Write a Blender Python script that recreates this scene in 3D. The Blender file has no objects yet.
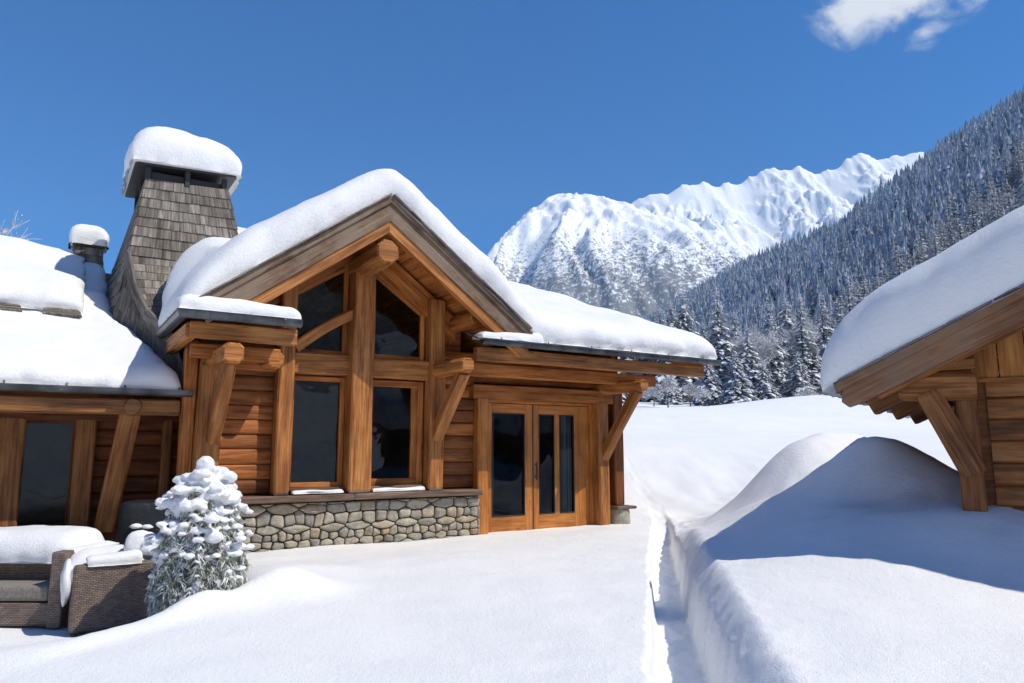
import bpy, math, random
import numpy as np
from mathutils import Vector, Matrix
random.seed(7)
rng = np.random.default_rng(11)
scene = bpy.context.scene
C = scene.collection
R = math.radians

# ------------------------------------------------------------------ noise
_perm = np.random.default_rng(3).permutation(256)
_perm = np.concatenate([_perm, _perm, _perm])
_g = np.random.default_rng(5).normal(size=(256, 3)); _g /= np.linalg.norm(_g, axis=1)[:, None]
def noise3(x, y, z):
    x = np.asarray(x, float); y = np.asarray(y, float) + 0 * x; z = np.asarray(z, float) + 0 * x
    xi = np.floor(x).astype(int); yi = np.floor(y).astype(int); zi = np.floor(z).astype(int)
    fx, fy, fz = x - xi, y - yi, z - zi
    f = lambda t: t * t * t * (t * (t * 6 - 15) + 10)
    ux, uy, uz = f(fx), f(fy), f(fz)
    def gr(i, j, k):
        h = _perm[(_perm[(_perm[(xi + i) & 255] + yi + j) & 255] + zi + k) & 255]
        g = _g[h]
        return g[..., 0] * (fx - i) + g[..., 1] * (fy - j) + g[..., 2] * (fz - k)
    l = lambda a, b, t: a + (b - a) * t
    return 1.5 * l(l(l(gr(0,0,0), gr(1,0,0), ux), l(gr(0,1,0), gr(1,1,0), ux), uy),
                   l(l(gr(0,0,1), gr(1,0,1), ux), l(gr(0,1,1), gr(1,1,1), ux), uy), uz)
def fbm(x, y, z=0.0, o=4):
    s = 0; a = 1.0; f = 1.0
    for i in range(o):
        s = s + a * noise3(np.asarray(x) * f + 17.3 * i, np.asarray(y) * f, np.asarray(z) * f + 5.1 * i); a *= .5; f *= 2.03
    return s
def sst(x, a, b):
    t = np.clip((np.asarray(x, float) - a) / (b - a), 0, 1); return t * t * (3 - 2 * t)

# ------------------------------------------------------------------ object helpers
class MB:
    def __init__(s): s.v = []; s.f = []; s.uv = []; s.m = []; s.r = []; s.sm = []
    def quadish(s, pts, uvs=None, m=0, r=None, smooth=False):
        i = len(s.v); s.v.extend([tuple(p) for p in pts]); n = len(pts)
        s.f.append(tuple(range(i, i + n))); s.uv.extend(uvs if uvs else [(p[0], p[1]) for p in pts])
        s.m.append(m); s.r.append(random.random() if r is None else r); s.sm.append(smooth)
    def face(s, idx, uvs, m, r, smooth=False):
        s.f.append(tuple(idx)); s.uv.extend(uvs); s.m.append(m); s.r.append(r); s.sm.append(smooth)

def link(name, me, mats, parent=None):
    o = bpy.data.objects.new(name, me); C.objects.link(o)
    for m in (mats if isinstance(mats, (list, tuple)) else [mats]): me.materials.append(m)
    if parent: o.parent = parent
    return o
def build(name, mb, mats, parent=None):
    me = bpy.data.meshes.new(name); me.from_pydata(mb.v, [], mb.f)
    ul = me.uv_layers.new(name='UVMap'); ul.data.foreach_set('uv', np.array(mb.uv, dtype=np.float32).ravel())
    a = me.attributes.new('rnd', 'FLOAT', 'FACE'); a.data.foreach_set('value', np.array(mb.r, dtype=np.float32))
    me.polygons.foreach_set('material_index', np.array(mb.m, dtype=np.int32))
    me.polygons.foreach_set('use_smooth', np.array(mb.sm, dtype=bool))
    me.validate(); me.update()
    return link(name, me, mats, parent)
def grid_mesh(name, P, mats, parent=None, smooth=True, closed_bottom=None, rnd=None):
    """P: (n,m,3) array -> sheet; optional bottom array of the same size closes it"""
    n, m = P.shape[:2]
    idx = np.arange(n * m).reshape(n, m)
    q = np.stack([idx[:-1, :-1], idx[1:, :-1], idx[1:, 1:], idx[:-1, 1:]], -1).reshape(-1, 4)
    V = P.reshape(-1, 3)
    if closed_bottom is not None:
        B = closed_bottom.reshape(-1, 3); k = n * m
        qb = q[:, ::-1] + k
        V = np.concatenate([V, B]); 
        b = np.concatenate([idx[0, :], idx[1:, -1], idx[-1, ::-1][1:], idx[::-1, 0][1:]])
        s = np.stack([b[:-1], b[1:], b[1:] + k, b[:-1] + k], -1)
        q = np.concatenate([q, qb, s])
    me = bpy.data.meshes.new(name)
    me.vertices.add(len(V)); me.vertices.foreach_set('co', V.astype(np.float32).ravel())
    me.loops.add(len(q) * 4); me.loops.foreach_set('vertex_index', q.astype(np.int32).ravel())
    me.polygons.add(len(q)); me.polygons.foreach_set('loop_start', np.arange(0, len(q) * 4, 4, dtype=np.int32))
    me.polygons.foreach_set('use_smooth', np.full(len(q), smooth))
    me.update(calc_edges=True); me.validate()
    return link(name, me, mats, parent)
def raw_mesh(name, V, F, matidx=None, rnd=None, smooth=False):
    me = bpy.data.meshes.new(name); V = np.asarray(V, np.float32); F = np.asarray(F, np.int32); k = F.shape[1]
    me.vertices.add(len(V)); me.vertices.foreach_set('co', V.ravel())
    me.loops.add(F.size); me.loops.foreach_set('vertex_index', F.ravel())
    me.polygons.add(len(F)); me.polygons.foreach_set('loop_start', np.arange(0, F.size, k, dtype=np.int32))
    me.polygons.foreach_set('use_smooth', np.full(len(F), smooth))
    if matidx is not None: me.polygons.foreach_set('material_index', np.asarray(matidx, np.int32))
    if rnd is not None:
        a = me.attributes.new('rnd', 'FLOAT', 'FACE'); a.data.foreach_set('value', np.asarray(rnd, np.float32))
    me.update(calc_edges=True)
    return me
def empty(name, loc, rz=0):
    o = bpy.data.objects.new(name, None); C.objects.link(o); o.location = loc; o.rotation_euler = (0, 0, rz)
    o.empty_display_size = .3
    return o
def tag(o, label=None, cat=None, group=None, kind=None):
    if label: o['label'] = label
    if cat: o['category'] = cat
    if group: o['group'] = group
    if kind: o['kind'] = kind
    return o

# ------------------------------------------------------------------ shape helpers
def frame(a, b, up):
    a = Vector(a); b = Vector(b); d = (b - a).normalized(); up = Vector(up)
    if abs(d.dot(up)) > .95: up = Vector((0, 1, 0)) if abs(d.y) < .9 else Vector((1, 0, 0))
    s = d.cross(up).normalized(); t = s.cross(d).normalized()
    return a, b, d, s, t
def beam(mb, a, b, w, h, up=(0, 0, 1), ch=.014, m=0, wob=.0025, n=None, r=None, endr=0.0, curve=None):
    """squared timber: w across (side), h along up; chamfered; slightly uneven"""
    a, b, d, s, t = frame(a, b, up); L = (b - a).length
    n = n or max(2, int(L / .35)); r = random.random() if r is None else r
    ch = min(ch, w * .3, h * .3)
    cs = [(-w/2+ch, -h/2), (w/2-ch, -h/2), (w/2, -h/2+ch), (w/2, h/2-ch), (w/2-ch, h/2), (-w/2+ch, h/2), (-w/2, h/2-ch), (-w/2, -h/2+ch)]
    per = [0]
    for k in range(8):
        q = cs[(k + 1) % 8]; per.append(per[-1] + math.hypot(q[0]-cs[k][0], q[1]-cs[k][1]))
    ou, ov = random.random() * 20, random.random() * 20
    ts = [0.0, min(.03, L*.2)/L] + [i / n for i in range(1, n)] + [1 - min(.03, L*.2)/L, 1.0]
    base = len(mb.v); nr = len(ts); sd = random.random() * 50
    for i, q in enumerate(ts):
        p = a + (b - a) * q
        if curve: p = p + t * curve * math.sin(math.pi * q)
        k = 1.0
        if i in (0, nr - 1): k = 1 - .05 - endr
        elif endr and i in (1, nr - 2): k = 1 - endr * .35
        wx = wob * math.sin(sd + q * L * 2.3) ; wy = wob * math.sin(sd * 1.7 + q * L * 1.9)
        g = 1 + (wob / max(w, .05)) * 1.5 * math.sin(sd * 2.1 + q * L * 3.1)
        for (x, y) in cs: mb.v.append(tuple(p + s * (x * k * g + wx) + t * (y * k * g + wy)))
    for i in range(nr - 1):
        for k in range(8):
            k2 = (k + 1) % 8
            mb.face((base+i*8+k, base+i*8+k2, base+(i+1)*8+k2, base+(i+1)*8+k),
                    [(ou+ts[i]*L, ov+per[k]), (ou+ts[i]*L, ov+per[k+1]), (ou+ts[i+1]*L, ov+per[k+1]), (ou+ts[i+1]*L, ov+per[k])], m, r)
    mb.face([base + k for k in range(7, -1, -1)], [(ou + cs[k][0]*.5, ov + cs[k][1]) for k in range(7, -1, -1)], m, r*.8)
    e = base + (nr - 1) * 8
    mb.face([e + k for k in range(8)], [(ou + cs[k][0]*.5, ov + cs[k][1]) for k in range(8)], m, r*.8)
def log(mb, a, b, rad, m=0, n=14, rad2=None, endr=.12, r=None, wob=.006):
    a, b, d, s, t = frame(a, b, (0, 0, 1)); L = (b - a).length; r = random.random() if r is None else r
    rad2 = rad2 or rad; k = max(3, int(L / .3)); ts = [0, .02/L, .06/L] + [i / k for i in range(1, k)] + [1 - .06/L, 1 - .02/L, 1]
    base = len(mb.v); ou, ov = random.random()*20, random.random()*20; sd = random.random()*30
    for i, q in enumerate(ts):
        rr = rad + (rad2 - rad) * q
        if i in (0, len(ts)-1): rr *= 1 - endr
        elif i in (1, len(ts)-2): rr *= 1 - endr*.3
        p = a + (b - a) * q
        for j in range(n):
            an = 2*math.pi*j/n; q2 = rr * (1 + wob/rad*math.sin(an*3+sd+q*L*2) + wob/rad*math.sin(an*2+sd*2-q*L*3))
            mb.v.append(tuple(p + s*math.cos(an)*q2 + t*math.sin(an)*q2))
    for i in range(len(ts)-1):
        for j in range(n):
            j2 = (j+1) % n; u0, u1 = ou+ts[i]*L, ou+ts[i+1]*L; v0, v1 = ov+j/n*2*math.pi*rad, ov+(j+1)/n*2*math.pi*rad
            mb.face((base+i*n+j, base+i*n+j2, base+(i+1)*n+j2, base+(i+1)*n+j), [(u0,v0),(u0,v1),(u1,v1),(u1,v0)], m, r, True)
    for e, sg in ((base, -1), (base+(len(ts)-1)*n, 1)):
        ids = [e+j for j in range(n)]; 
        if sg < 0: ids = ids[::-1]
        mb.face(ids, [(ou+.3*rad*math.cos(2*math.pi*j/n), ov+rad*math.sin(2*math.pi*j/n)) for j in range(n)], m, r*.8)
def prism(mb, poly, y0, y1, m=0, r=None, axis=None):
    """poly in (x,z), extruded along y; uv runs along the poly's long axis"""
    r = random.random() if r is None else r; n = len(poly)
    P = np.array(poly, float); dd = P[1] - P[0] if axis is None else np.array(axis, float)
    dd = dd / np.linalg.norm(dd); nn = np.array([-dd[1], dd[0]]); ou, ov = random.random()*9, random.random()*9
    uv = [(ou + p @ dd, ov + p @ nn) for p in P]
    area = sum(P[i][0]*P[(i+1) % n][1] - P[(i+1) % n][0]*P[i][1] for i in range(n))
    b = len(mb.v)
    for p in P: mb.v.append((p[0], y0, p[1]))
    for p in P: mb.v.append((p[0], y1, p[1]))
    f = list(range(n)) if area > 0 else list(range(n))[::-1]
    mb.face([b+i for i in f], [uv[i] for i in f], m, r)
    mb.face([b+n+i for i in f[::-1]], [uv[i] for i in f[::-1]], m, r)
    for i in range(n):
        j = (i+1) % n; ids = (b+i, b+n+i, b+n+j, b+j) if area > 0 else (b+i, b+j, b+n+j, b+n+i)
        q = {b+i: (uv[i][0], uv[i][1]), b+j: (uv[j][0], uv[j][1]), b+n+i: (uv[i][0], uv[i][1]+(y1-y0)), b+n+j: (uv[j][0], uv[j][1]+(y1-y0))}
        mb.face(ids, [q[k] for k in ids], m, r)
def box(mb, x0, x1, y0, y1, z0, z1, m=0, r=None, ch=.006):
    d = [x1-x0, y1-y0, z1-z0]; k = d.index(max(d)); cx, cy, cz = (x0+x1)/2, (y0+y1)/2, (z0+z1)/2
    if k == 0: beam(mb, (x0,cy,cz), (x1,cy,cz), d[1], d[2], ch=ch, m=m, r=r, wob=0, n=2)
    elif k == 1: beam(mb, (cx,y0,cz), (cx,y1,cz), d[0], d[2], ch=ch, m=m, r=r, wob=0, n=2)
    else: beam(mb, (cx,cy,z0), (cx,cy,z1), d[0], d[1], up=(0,1,0), ch=ch, m=m, r=r, wob=0, n=2)
def siding(mb, x0, x1, z0, z1, y, course=.2, depth=.032, m=0, axis='x'):
    """horizontal half-round log courses on the plane y (facing -y), or on plane x facing -x/+x"""
    z = z0
    while z < z1 - .02:
        h = min(course * random.uniform(.96, 1.04), z1 - z); r = random.random(); ou, ov = random.random()*20, random.random()*20
        prof = [(0, .012), (.05, -depth*.55), (.14, -depth*.9), (.5, -depth), (.86, -depth*.9), (.95, -depth*.55), (1, .012)]
        k = max(2, int((x1 - x0)/.5)); base = len(mb.v); sd = random.random()*30
        for i in range(k+1):
            x = x0 + (x1-x0)*i/k; w = .004*math.sin(sd + x*2.1)
            for (q, dy) in prof:
                pt = (x, y+dy+w, z+h*q)
                mb.v.append(pt if axis == 'x' else (y+(dy+w)*(1 if axis == 'l' else -1), x, z+h*q))
        for i in range(k):
            for j in range(6):
                u0, u1 = ou+(x1-x0)*i/k, ou+(x1-x0)*(i+1)/k; v0, v1 = ov+j*h/6, ov+(j+1)*h/6
                ids = [base+i*7+j, base+(i+1)*7+j, base+(i+1)*7+j+1, base+i*7+j+1]; uvs = [(u0,v0),(u1,v0),(u1,v1),(u0,v1)]
                mb.face(ids, uvs, m, r, True)
        z += h
def shingles(mb, BL, BR, TR, TL, rows, wid=.16, thick=.022, m=0, lift=None):
    BL, BR, TR, TL = map(Vector, (BL, BR, TR, TL))
    def P(s, t): return (BL*(1-s)+BR*s)*(1-t) + (TL*(1-s)+TR*s)*t
    n = ((BR-BL).cross(TL-BL)); n = n.normalized() if n.length > 1e-6 else (TR-BL).cross(TL-BL).normalized()
    for k in range(rows):
        t0, t1 = k/rows, min(1, (k+1.25)/rows); W = (P(1,t0)-P(0,t0)).length; s = 0
        tj = random.uniform(-.003, .003)
        if W < .03: continue
        while s < 1:
            w = wid*random.uniform(.55, 1.35)/W; s1 = min(1, s+w)
            if 1 - s1 < .3*wid/W: s1 = 1
            r = random.random(); lf = thick*random.uniform(.85, 1.25); g = .0025/W
            tb = t0 + random.uniform(-.02, .02)/rows*1.5
            a, b = P(s+g, tb)+n*lf, P(s1-g, tb)+n*lf; c, d = P(s1-g, t1)+n*.004, P(s+g, t1)+n*.004
            a2, b2 = P(s+g, tb)-n*.004, P(s1-g, tb)-n*.004
            ou, ov = random.random()*20, random.random()*20; H = (d-a).length; ww = (b-a).length
            mb.quadish([a, b, c, d], [(ou,ov),(ou,ov+ww),(ou+H,ov+ww),(ou+H,ov)], m, r)
            mb.quadish([a2, b2, b, a], [(ou,ov),(ou,ov+ww),(ou+.02,ov+ww),(ou+.02,ov)], m, r*.5)
            mb.quadish([a2, a, d], [(ou,ov),(ou+.02,ov),(ou+H,ov)], m, r*.5)
            mb.quadish([b, b2, c], [(ou,ov),(ou+.02,ov),(ou+H,ov)], m, r*.5)
            s = s1
    mb.quadish([BL, BR, TR, TL], None, m, .1)
def edge_nodes(L, r, step, k=5):
    """(pos offset, phi) nodes across a length with rounded ends"""
    r = min(r, L*.45)
    ph = [i/k*math.pi/2 for i in range(k+1)]
    a = [(r*(1-math.cos(p)), math.sin(p), math.sin(2*p)) for p in ph]
    n = max(2, int((L-2*r)/step)); mid = [(r + (L-2*r)*i/n, 1.0, 0.0) for i in range(1, n)]
    b = [(L - q[0], q[1], -q[2]) for q in a[::-1]]
    N = [(x, f, -s) for x, f, s in a] + mid + [(x, f, -s) for x, f, s in b]
    return np.array(N)
def snow_slab(name, mat, parent, La, Lb, fn, hfn, r=.3, bulge=.05, step=.08, amp=.03, lump=.012, seed=0, ra=None, bump_f=1.0, k=6, keep_b=False):
    """snow lying on a surface. fn(a,b)->(x,y,z) base; hfn(a,b)->depth"""
    A = edge_nodes(La, ra or r, step, k); B = edge_nodes(Lb, r, step, k)
    a, b = np.meshgrid(A[:, 0], B[:, 0], indexing='ij'); fa, fb = np.meshgrid(A[:, 1], B[:, 1], indexing='ij'); oa, ob = np.meshgrid(A[:, 2], B[:, 2], indexing='ij')
    en = 1 + .5*noise3(a*1.7+seed, b*1.7, seed*1.3)+.5*noise3(a*5+seed, b*5, 3.0)
    a2 = a + oa*bulge*fb*en*1.0; b2 = b + ob*bulge*fa*en
    # ragged outline
    rg = .05*bump_f*noise3(a*2.3+9+seed, b*2.3, 2.0)+.03*bump_f*noise3(a*7+seed, b*7, 4.0)
    ia = np.where(oa != 0, -np.sign(oa), 0)+0.0; 
    a2 = a2 + rg*(1-fa)*np.where(a < La/2, 1, -1); b2 = b2 + rg*(1-fb)*np.where(b < Lb/2, 1, -1)
    x, y, z = fn(a2, b2)
    F = np.minimum(fa, 1)*np.minimum(fb, 1); h = hfn(a2, b2)
    nz = amp*fbm(x*1.3+seed, y*1.3, z*1.3, 2) + lump*fbm(x*6+seed, y*6, z*6, 2)
    sidef = (1-fa*fb)
    top = np.stack([x, y, z + h*F + nz*F], -1)
    x2 = top[..., 0] + lump*2.2*noise3(x*5+seed, y*5, top[..., 2]*7)*np.sqrt(np.clip(sidef, 0, 1)); y2 = top[..., 1] + lump*2.2*noise3(x*5+31+seed, y*5, top[..., 2]*7)*np.sqrt(np.clip(sidef, 0, 1))
    top[..., 0] = x2; top[..., 1] = y2
    xb, yb, zb = fn(a2, b2); bot = np.stack([xb, yb, zb - .012], -1)
    return grid_mesh(name, top, mat, parent, True, bot)
def blob_arrays(c, rad, seed, n1=14, n2=8, amp=.18, flat=.0):
    th = np.linspace(0, 2*np.pi, n1, endpoint=False); ph = np.linspace(.0, np.pi, n2+1)
    V = []; F = []
    for i in range(n2+1):
        for j in range(n1):
            V.append((math.sin(ph[i])*math.cos(th[j]), math.sin(ph[i])*math.sin(th[j]), math.cos(ph[i])))
    V = np.array(V); nn = noise3(V[:, 0]*1.3+seed, V[:, 1]*1.3+seed*.7, V[:, 2]*1.3)+.5*noise3(V[:, 0]*3+seed, V[:, 1]*3, V[:, 2]*3)
    V = V*(1+amp*nn)[:, None]
    if flat: V[:, 2] = np.where(V[:, 2] < 0, V[:, 2]*(1-flat), V[:, 2])
    V = V*np.array(rad)+np.array(c)
    for i in range(n2):
        for j in range(n1):
            F.append((i*n1+j, (i+1)*n1+j, (i+1)*n1+(j+1) % n1, i*n1+(j+1) % n1))
    return V, F
def blobs(name, specs, mat, parent=None, vox=0):
    VV = []; FF = []; k = 0
    for (c, rad, seed, flat) in specs:
        V, F = blob_arrays(c, rad, seed, flat=flat); VV.append(V); FF.append(np.array(F)+k); k += len(V)
    me = raw_mesh(name, np.concatenate(VV), np.concatenate(FF), smooth=True)
    o = link(name, me, mat, parent)
    if vox:
        r = o.modifiers.new('melt', 'REMESH'); r.mode = 'VOXEL'; r.voxel_size = vox; r.use_smooth_shade = True
        sm = o.modifiers.new('soft', 'SMOOTH'); sm.iterations = 4; sm.factor = .5
        dg = bpy.context.evaluated_depsgraph_get(); m2 = bpy.data.meshes.new_from_object(o.evaluated_get(dg)); o.modifiers.clear(); o.data = m2
        n_ = len(m2.vertices); c_ = np.zeros(n_*3); m2.vertices.foreach_get('co', c_); c_ = c_.reshape(-1, 3); c_ += .010*np.stack([noise3(c_[:, 0]*22+q, c_[:, 1]*22, c_[:, 2]*22)+.4*noise3(c_[:, 0]*55+q, c_[:, 1]*55, c_[:, 2]*55) for q in (0, 9, 18)], -1); m2.vertices.foreach_set('co', c_.ravel())
        m2.polygons.foreach_set('use_smooth', np.full(len(m2.polygons), True))
        if not m2.materials: m2.materials.append(mat)
    return o

# ------------------------------------------------------------------ materials
def mat(name):
    m = bpy.data.materials.new(name); m.use_nodes = True; nt = m.node_tree; nt.nodes.clear()
    o = nt.nodes.new('ShaderNodeOutputMaterial'); b = nt.nodes.new('ShaderNodeBsdfPrincipled'); nt.links.new(b.outputs[0], o.inputs[0])
    return m, nt, b
def nd(nt, t, **k):
    n = nt.nodes.new(t)
    for a, v in k.items():
        if hasattr(n, a): setattr(n, a, v)
    return n
def lk(nt, a, b): nt.links.new(a, b)
def ramp(nt, fac, stops):
    n = nd(nt, 'ShaderNodeValToRGB'); e = n.color_ramp.elements
    while len(e) > 1: e.remove(e[-1])
    e[0].position = stops[0][0]; e[0].color = (*stops[0][1], 1)
    for p, c in stops[1:]:
        q = e.new(p); q.color = (*c, 1)
    lk(nt, fac, n.inputs[0]); return n
def nz(nt, vec, scale, det=3, rough=.5, mapscale=None):
    if mapscale:
        mp = nd(nt, 'ShaderNodeMapping'); mp.inputs['Scale'].default_value = mapscale; lk(nt, vec, mp.inputs[0]); vec = mp.outputs[0]
    n = nd(nt, 'ShaderNodeTexNoise'); n.inputs['Scale'].default_value = scale; n.inputs['Detail'].default_value = det; n.inputs['Roughness'].default_value = rough
    lk(nt, vec, n.inputs['Vector']); return n
def mul(nt, a, b, op='MULTIPLY'):
    n = nd(nt, 'ShaderNodeMath', operation=op)
    for i, q in enumerate((a, b)):
        if isinstance(q, (int, float)): n.inputs[i].default_value = q
        else: lk(nt, q, n.inputs[i])
    return n.outputs[0]
def mixc(nt, f, a, b, bt='MIX'):
    n = nd(nt, 'ShaderNodeMix', data_type='RGBA', blend_type=bt)
    for s, q in ((0, f), (6, a), (7, b)):
        if isinstance(q, (int, float)): n.inputs[s].default_value = q
        elif isinstance(q, tuple): n.inputs[s].default_value = (*q, 1)
        else: lk(nt, q, n.inputs[s])
    return n.outputs[2]
def bump(nt, bsdf, h, strength=.3, dist=.01):
    b = nd(nt, 'ShaderNodeBump'); b.inputs['Strength'].default_value = strength; b.inputs['Distance'].default_value = dist
    lk(nt, h, b.inputs['Height']); lk(nt, b.outputs[0], bsdf.inputs['Normal']); return b

def wood(name, dark, mid, light, rough=.62, grain=38, spread=.35, bstr=.35, grey=None):
    m, nt, b = mat(name); uv = nd(nt, 'ShaderNodeUVMap'); at = nd(nt, 'ShaderNodeAttribute', attribute_name='rnd')
    tc = nd(nt, 'ShaderNodeTexCoord')
    w = nz(nt, uv.outputs[0], 1, 3, .55, (1.1, grain*.28, 1))
    g = nz(nt, uv.outputs[0], 1, 4, .6, (1.6, grain, 1)); f = nz(nt, uv.outputs[0], 1, 3, .6, (5, grain*4.5, 1))
    mixg = mul(nt, mul(nt, g.outputs[0], .5), mul(nt, w.outputs[0], .5), 'ADD')
    col = ramp(nt, mixg, [(.38, dark), (.5, mid), (.62, light)])
    fr = ramp(nt, f.outputs[0], [(.3, (.62, .6, .58)), (.55, (1, 1, 1))])
    c = mixc(nt, .65, col.outputs[0], fr.outputs[0], 'MULTIPLY')
    # knots
    kn = nd(nt, 'ShaderNodeTexVoronoi'); mp = nd(nt, 'ShaderNodeMapping'); mp.inputs['Scale'].default_value = (1.3, 5, 1); lk(nt, uv.outputs[0], mp.inputs[0]); lk(nt, mp.outputs[0], kn.inputs['Vector']); kn.inputs['Scale'].default_value = 1
    kr = ramp(nt, kn.outputs['Distance'], [(.03, (.25, .2, .17)), (.10, (1, 1, 1))])
    c = mixc(nt, .8, c, kr.outputs[0], 'MULTIPLY')
    # per-piece tone
    rr = nd(nt, 'ShaderNodeMapRange'); rr.inputs[3].default_value = 1-spread; rr.inputs[4].default_value = 1+spread*.55; lk(nt, at.outputs['Fac'], rr.inputs[0])
    hs = nd(nt, 'ShaderNodeHueSaturation'); lk(nt, c, hs.inputs['Color']); lk(nt, rr.outputs[0], hs.inputs['Value']); c = hs.outputs[0]
    # weather stains
    st = nz(nt, tc.outputs['Object'], 1.3, 5, .62); sr = ramp(nt, st.outputs[0], [(.38, (.55, .5, .46)), (.56, (1, 1, 1))])
    c = mixc(nt, .55, c, sr.outputs[0], 'MULTIPLY')
    # drying cracks along the grain
    ck = nz(nt, uv.outputs[0], 1, 2, .4, (.9, grain*1.6, 1)); ckr = ramp(nt, ck.outputs[0], [(.26, (.22, .2, .18)), (.31, (1, 1, 1))]); c = mixc(nt, .8, c, ckr.outputs[0], 'MULTIPLY')
    if grey:
        gn = nz(nt, tc.outputs['Object'], 2.6, 5, .65); gr = ramp(nt, gn.outputs[0], [(.42, (0, 0, 0)), (.62, (1, 1, 1))])
        c = mixc(nt, mul(nt, gr.outputs[0], .7), c, grey)
    lk(nt, c, b.inputs['Base Color']); b.inputs['Roughness'].default_value = rough; b.inputs['Specular IOR Level'].default_value = .3
    hh = mul(nt, mul(nt, f.outputs[0], .5), g.outputs[0], 'ADD'); bump(nt, b, hh, bstr, .006)
    return m
M = {}
M['post'] = wood('honey_timber', (.21,.070,.015), (.46,.178,.045), (.64,.29,.092), spread=.22)
M['beam'] = wood('orange_timber', (.21,.064,.012), (.46,.158,.034), (.60,.245,.066), spread=.25)
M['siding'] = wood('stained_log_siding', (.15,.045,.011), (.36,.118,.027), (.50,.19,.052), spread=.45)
M['darksiding'] = wood('dark_siding', (.08,.024,.007), (.19,.060,.014), (.28,.10,.028), spread=.4)  # siding tones scaled darker, used on the left wing
M['door'] = wood('varnished_door_wood', (.30,.105,.022), (.48,.180,.040), (.60,.25,.065), spread=.08, rough=.4, grain=34)
M['barge'] = wood('weathered_brown_board', (.09,.050,.030), (.21,.128,.078), (.32,.215,.14), spread=.2, grey=(.23,.175,.13))
M['shingle'] = wood('grey_weathered_shingle', (.105,.092,.078), (.23,.205,.178), (.38,.345,.305), rough=.85, grain=30, spread=.34, bstr=.6)
M['hutwood'] = wood('brown_hut_timber', (.14,.052,.015), (.31,.125,.038), (.43,.20,.07), spread=.25)
M['hutboard'] = wood('amber_hut_board', (.27,.105,.022), (.50,.21,.05), (.62,.29,.085), spread=.2)
M['hutbarge'] = wood('hut_barge_timber', (.12,.05,.022), (.25,.12,.055), (.36,.20,.105), spread=.2, grey=(.2,.14,.1))
M['sill'] = wood('grey_brown_sill', (.10,.062,.042), (.19,.125,.09), (.28,.2,.15), spread=.2)

def snow_mat(name, sp=1.0):
    m, nt, b = mat(name); tc = nd(nt, 'ShaderNodeTexCoord')
    n1 = nz(nt, tc.outputs['Object'], 1.2*sp, 4, .55); n2 = nz(nt, tc.outputs['Object'], 26*sp, 4, .7); n3 = nz(nt, tc.outputs['Object'], 160*sp, 2, .6)
    c = ramp(nt, n1.outputs[0], [(.3, (.84, .855, .875)), (.7, (.90, .905, .915))]); lk(nt, c.outputs[0], b.inputs['Base Color'])
    b.inputs['Roughness'].default_value = .55; b.inputs['Specular IOR Level'].default_value = .25
    h = mul(nt, mul(nt, n2.outputs[0], 1.0), mul(nt, n3.outputs[0], .7), 'ADD')
    bump(nt, b, h, .7, .018)
    return m
M['snow'] = snow_mat('fresh_snow'); M['gsnow'] = snow_mat('ground_snow', .8)

m, nt, b = mat('zinc_gutter'); b.inputs['Base Color'].default_value = (.045, .05, .058, 1); b.inputs['Metallic'].default_value = .6; b.inputs['Roughness'].default_value = .38
tc = nd(nt, 'ShaderNodeTexCoord'); n = nz(nt, tc.outputs['Object'], 5, 4); r_ = ramp(nt, n.outputs[0], [(.35, (.05,.055,.062)), (.65, (.13,.14,.15))]); lk(nt, r_.outputs[0], b.inputs['Base Color']); M['zinc'] = m
m, nt, b = mat('black_metal'); b.inputs['Base Color'].default_value = (.02, .02, .022, 1); b.inputs['Roughness'].default_value = .5; M['black'] = m
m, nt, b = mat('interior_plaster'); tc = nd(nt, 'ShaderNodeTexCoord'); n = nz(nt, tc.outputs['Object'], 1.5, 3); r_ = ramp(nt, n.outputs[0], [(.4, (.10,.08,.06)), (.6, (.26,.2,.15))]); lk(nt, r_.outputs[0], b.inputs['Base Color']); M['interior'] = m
m, nt, b = mat('grey_curtain'); tc = nd(nt, 'ShaderNodeTexCoord'); n = nz(nt, tc.outputs['Object'], 1, 2, .5, (30, 30, .5)); r_ = ramp(nt, n.outputs[0], [(.35, (.12,.14,.15)), (.65, (.30,.33,.34))]); lk(nt, r_.outputs[0], b.inputs['Base Color']); M['curtain'] = m
m, nt, b = mat('grey_cushion'); tc = nd(nt, 'ShaderNodeTexCoord'); n = nz(nt, tc.outputs['Object'], 60, 3); r_ = ramp(nt, n.outputs[0], [(.35, (.17,.15,.125)), (.65, (.26,.235,.20))]); lk(nt, r_.outputs[0], b.inputs['Base Color']); b.inputs['Roughness'].default_value = .9; bump(nt, b, n.outputs[0], .3, .004); M['cushion'] = m
m, nt, b = mat('dark_vinyl_cover'); b.inputs['Base Color'].default_value = (.012, .013, .015, 1); b.inputs['Roughness'].default_value = .5; tc = nd(nt, 'ShaderNodeTexCoord'); n = nz(nt, tc.outputs['Object'], 4, 4); bump(nt, b, n.outputs[0], .7, .05); M['cover'] = m
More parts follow.
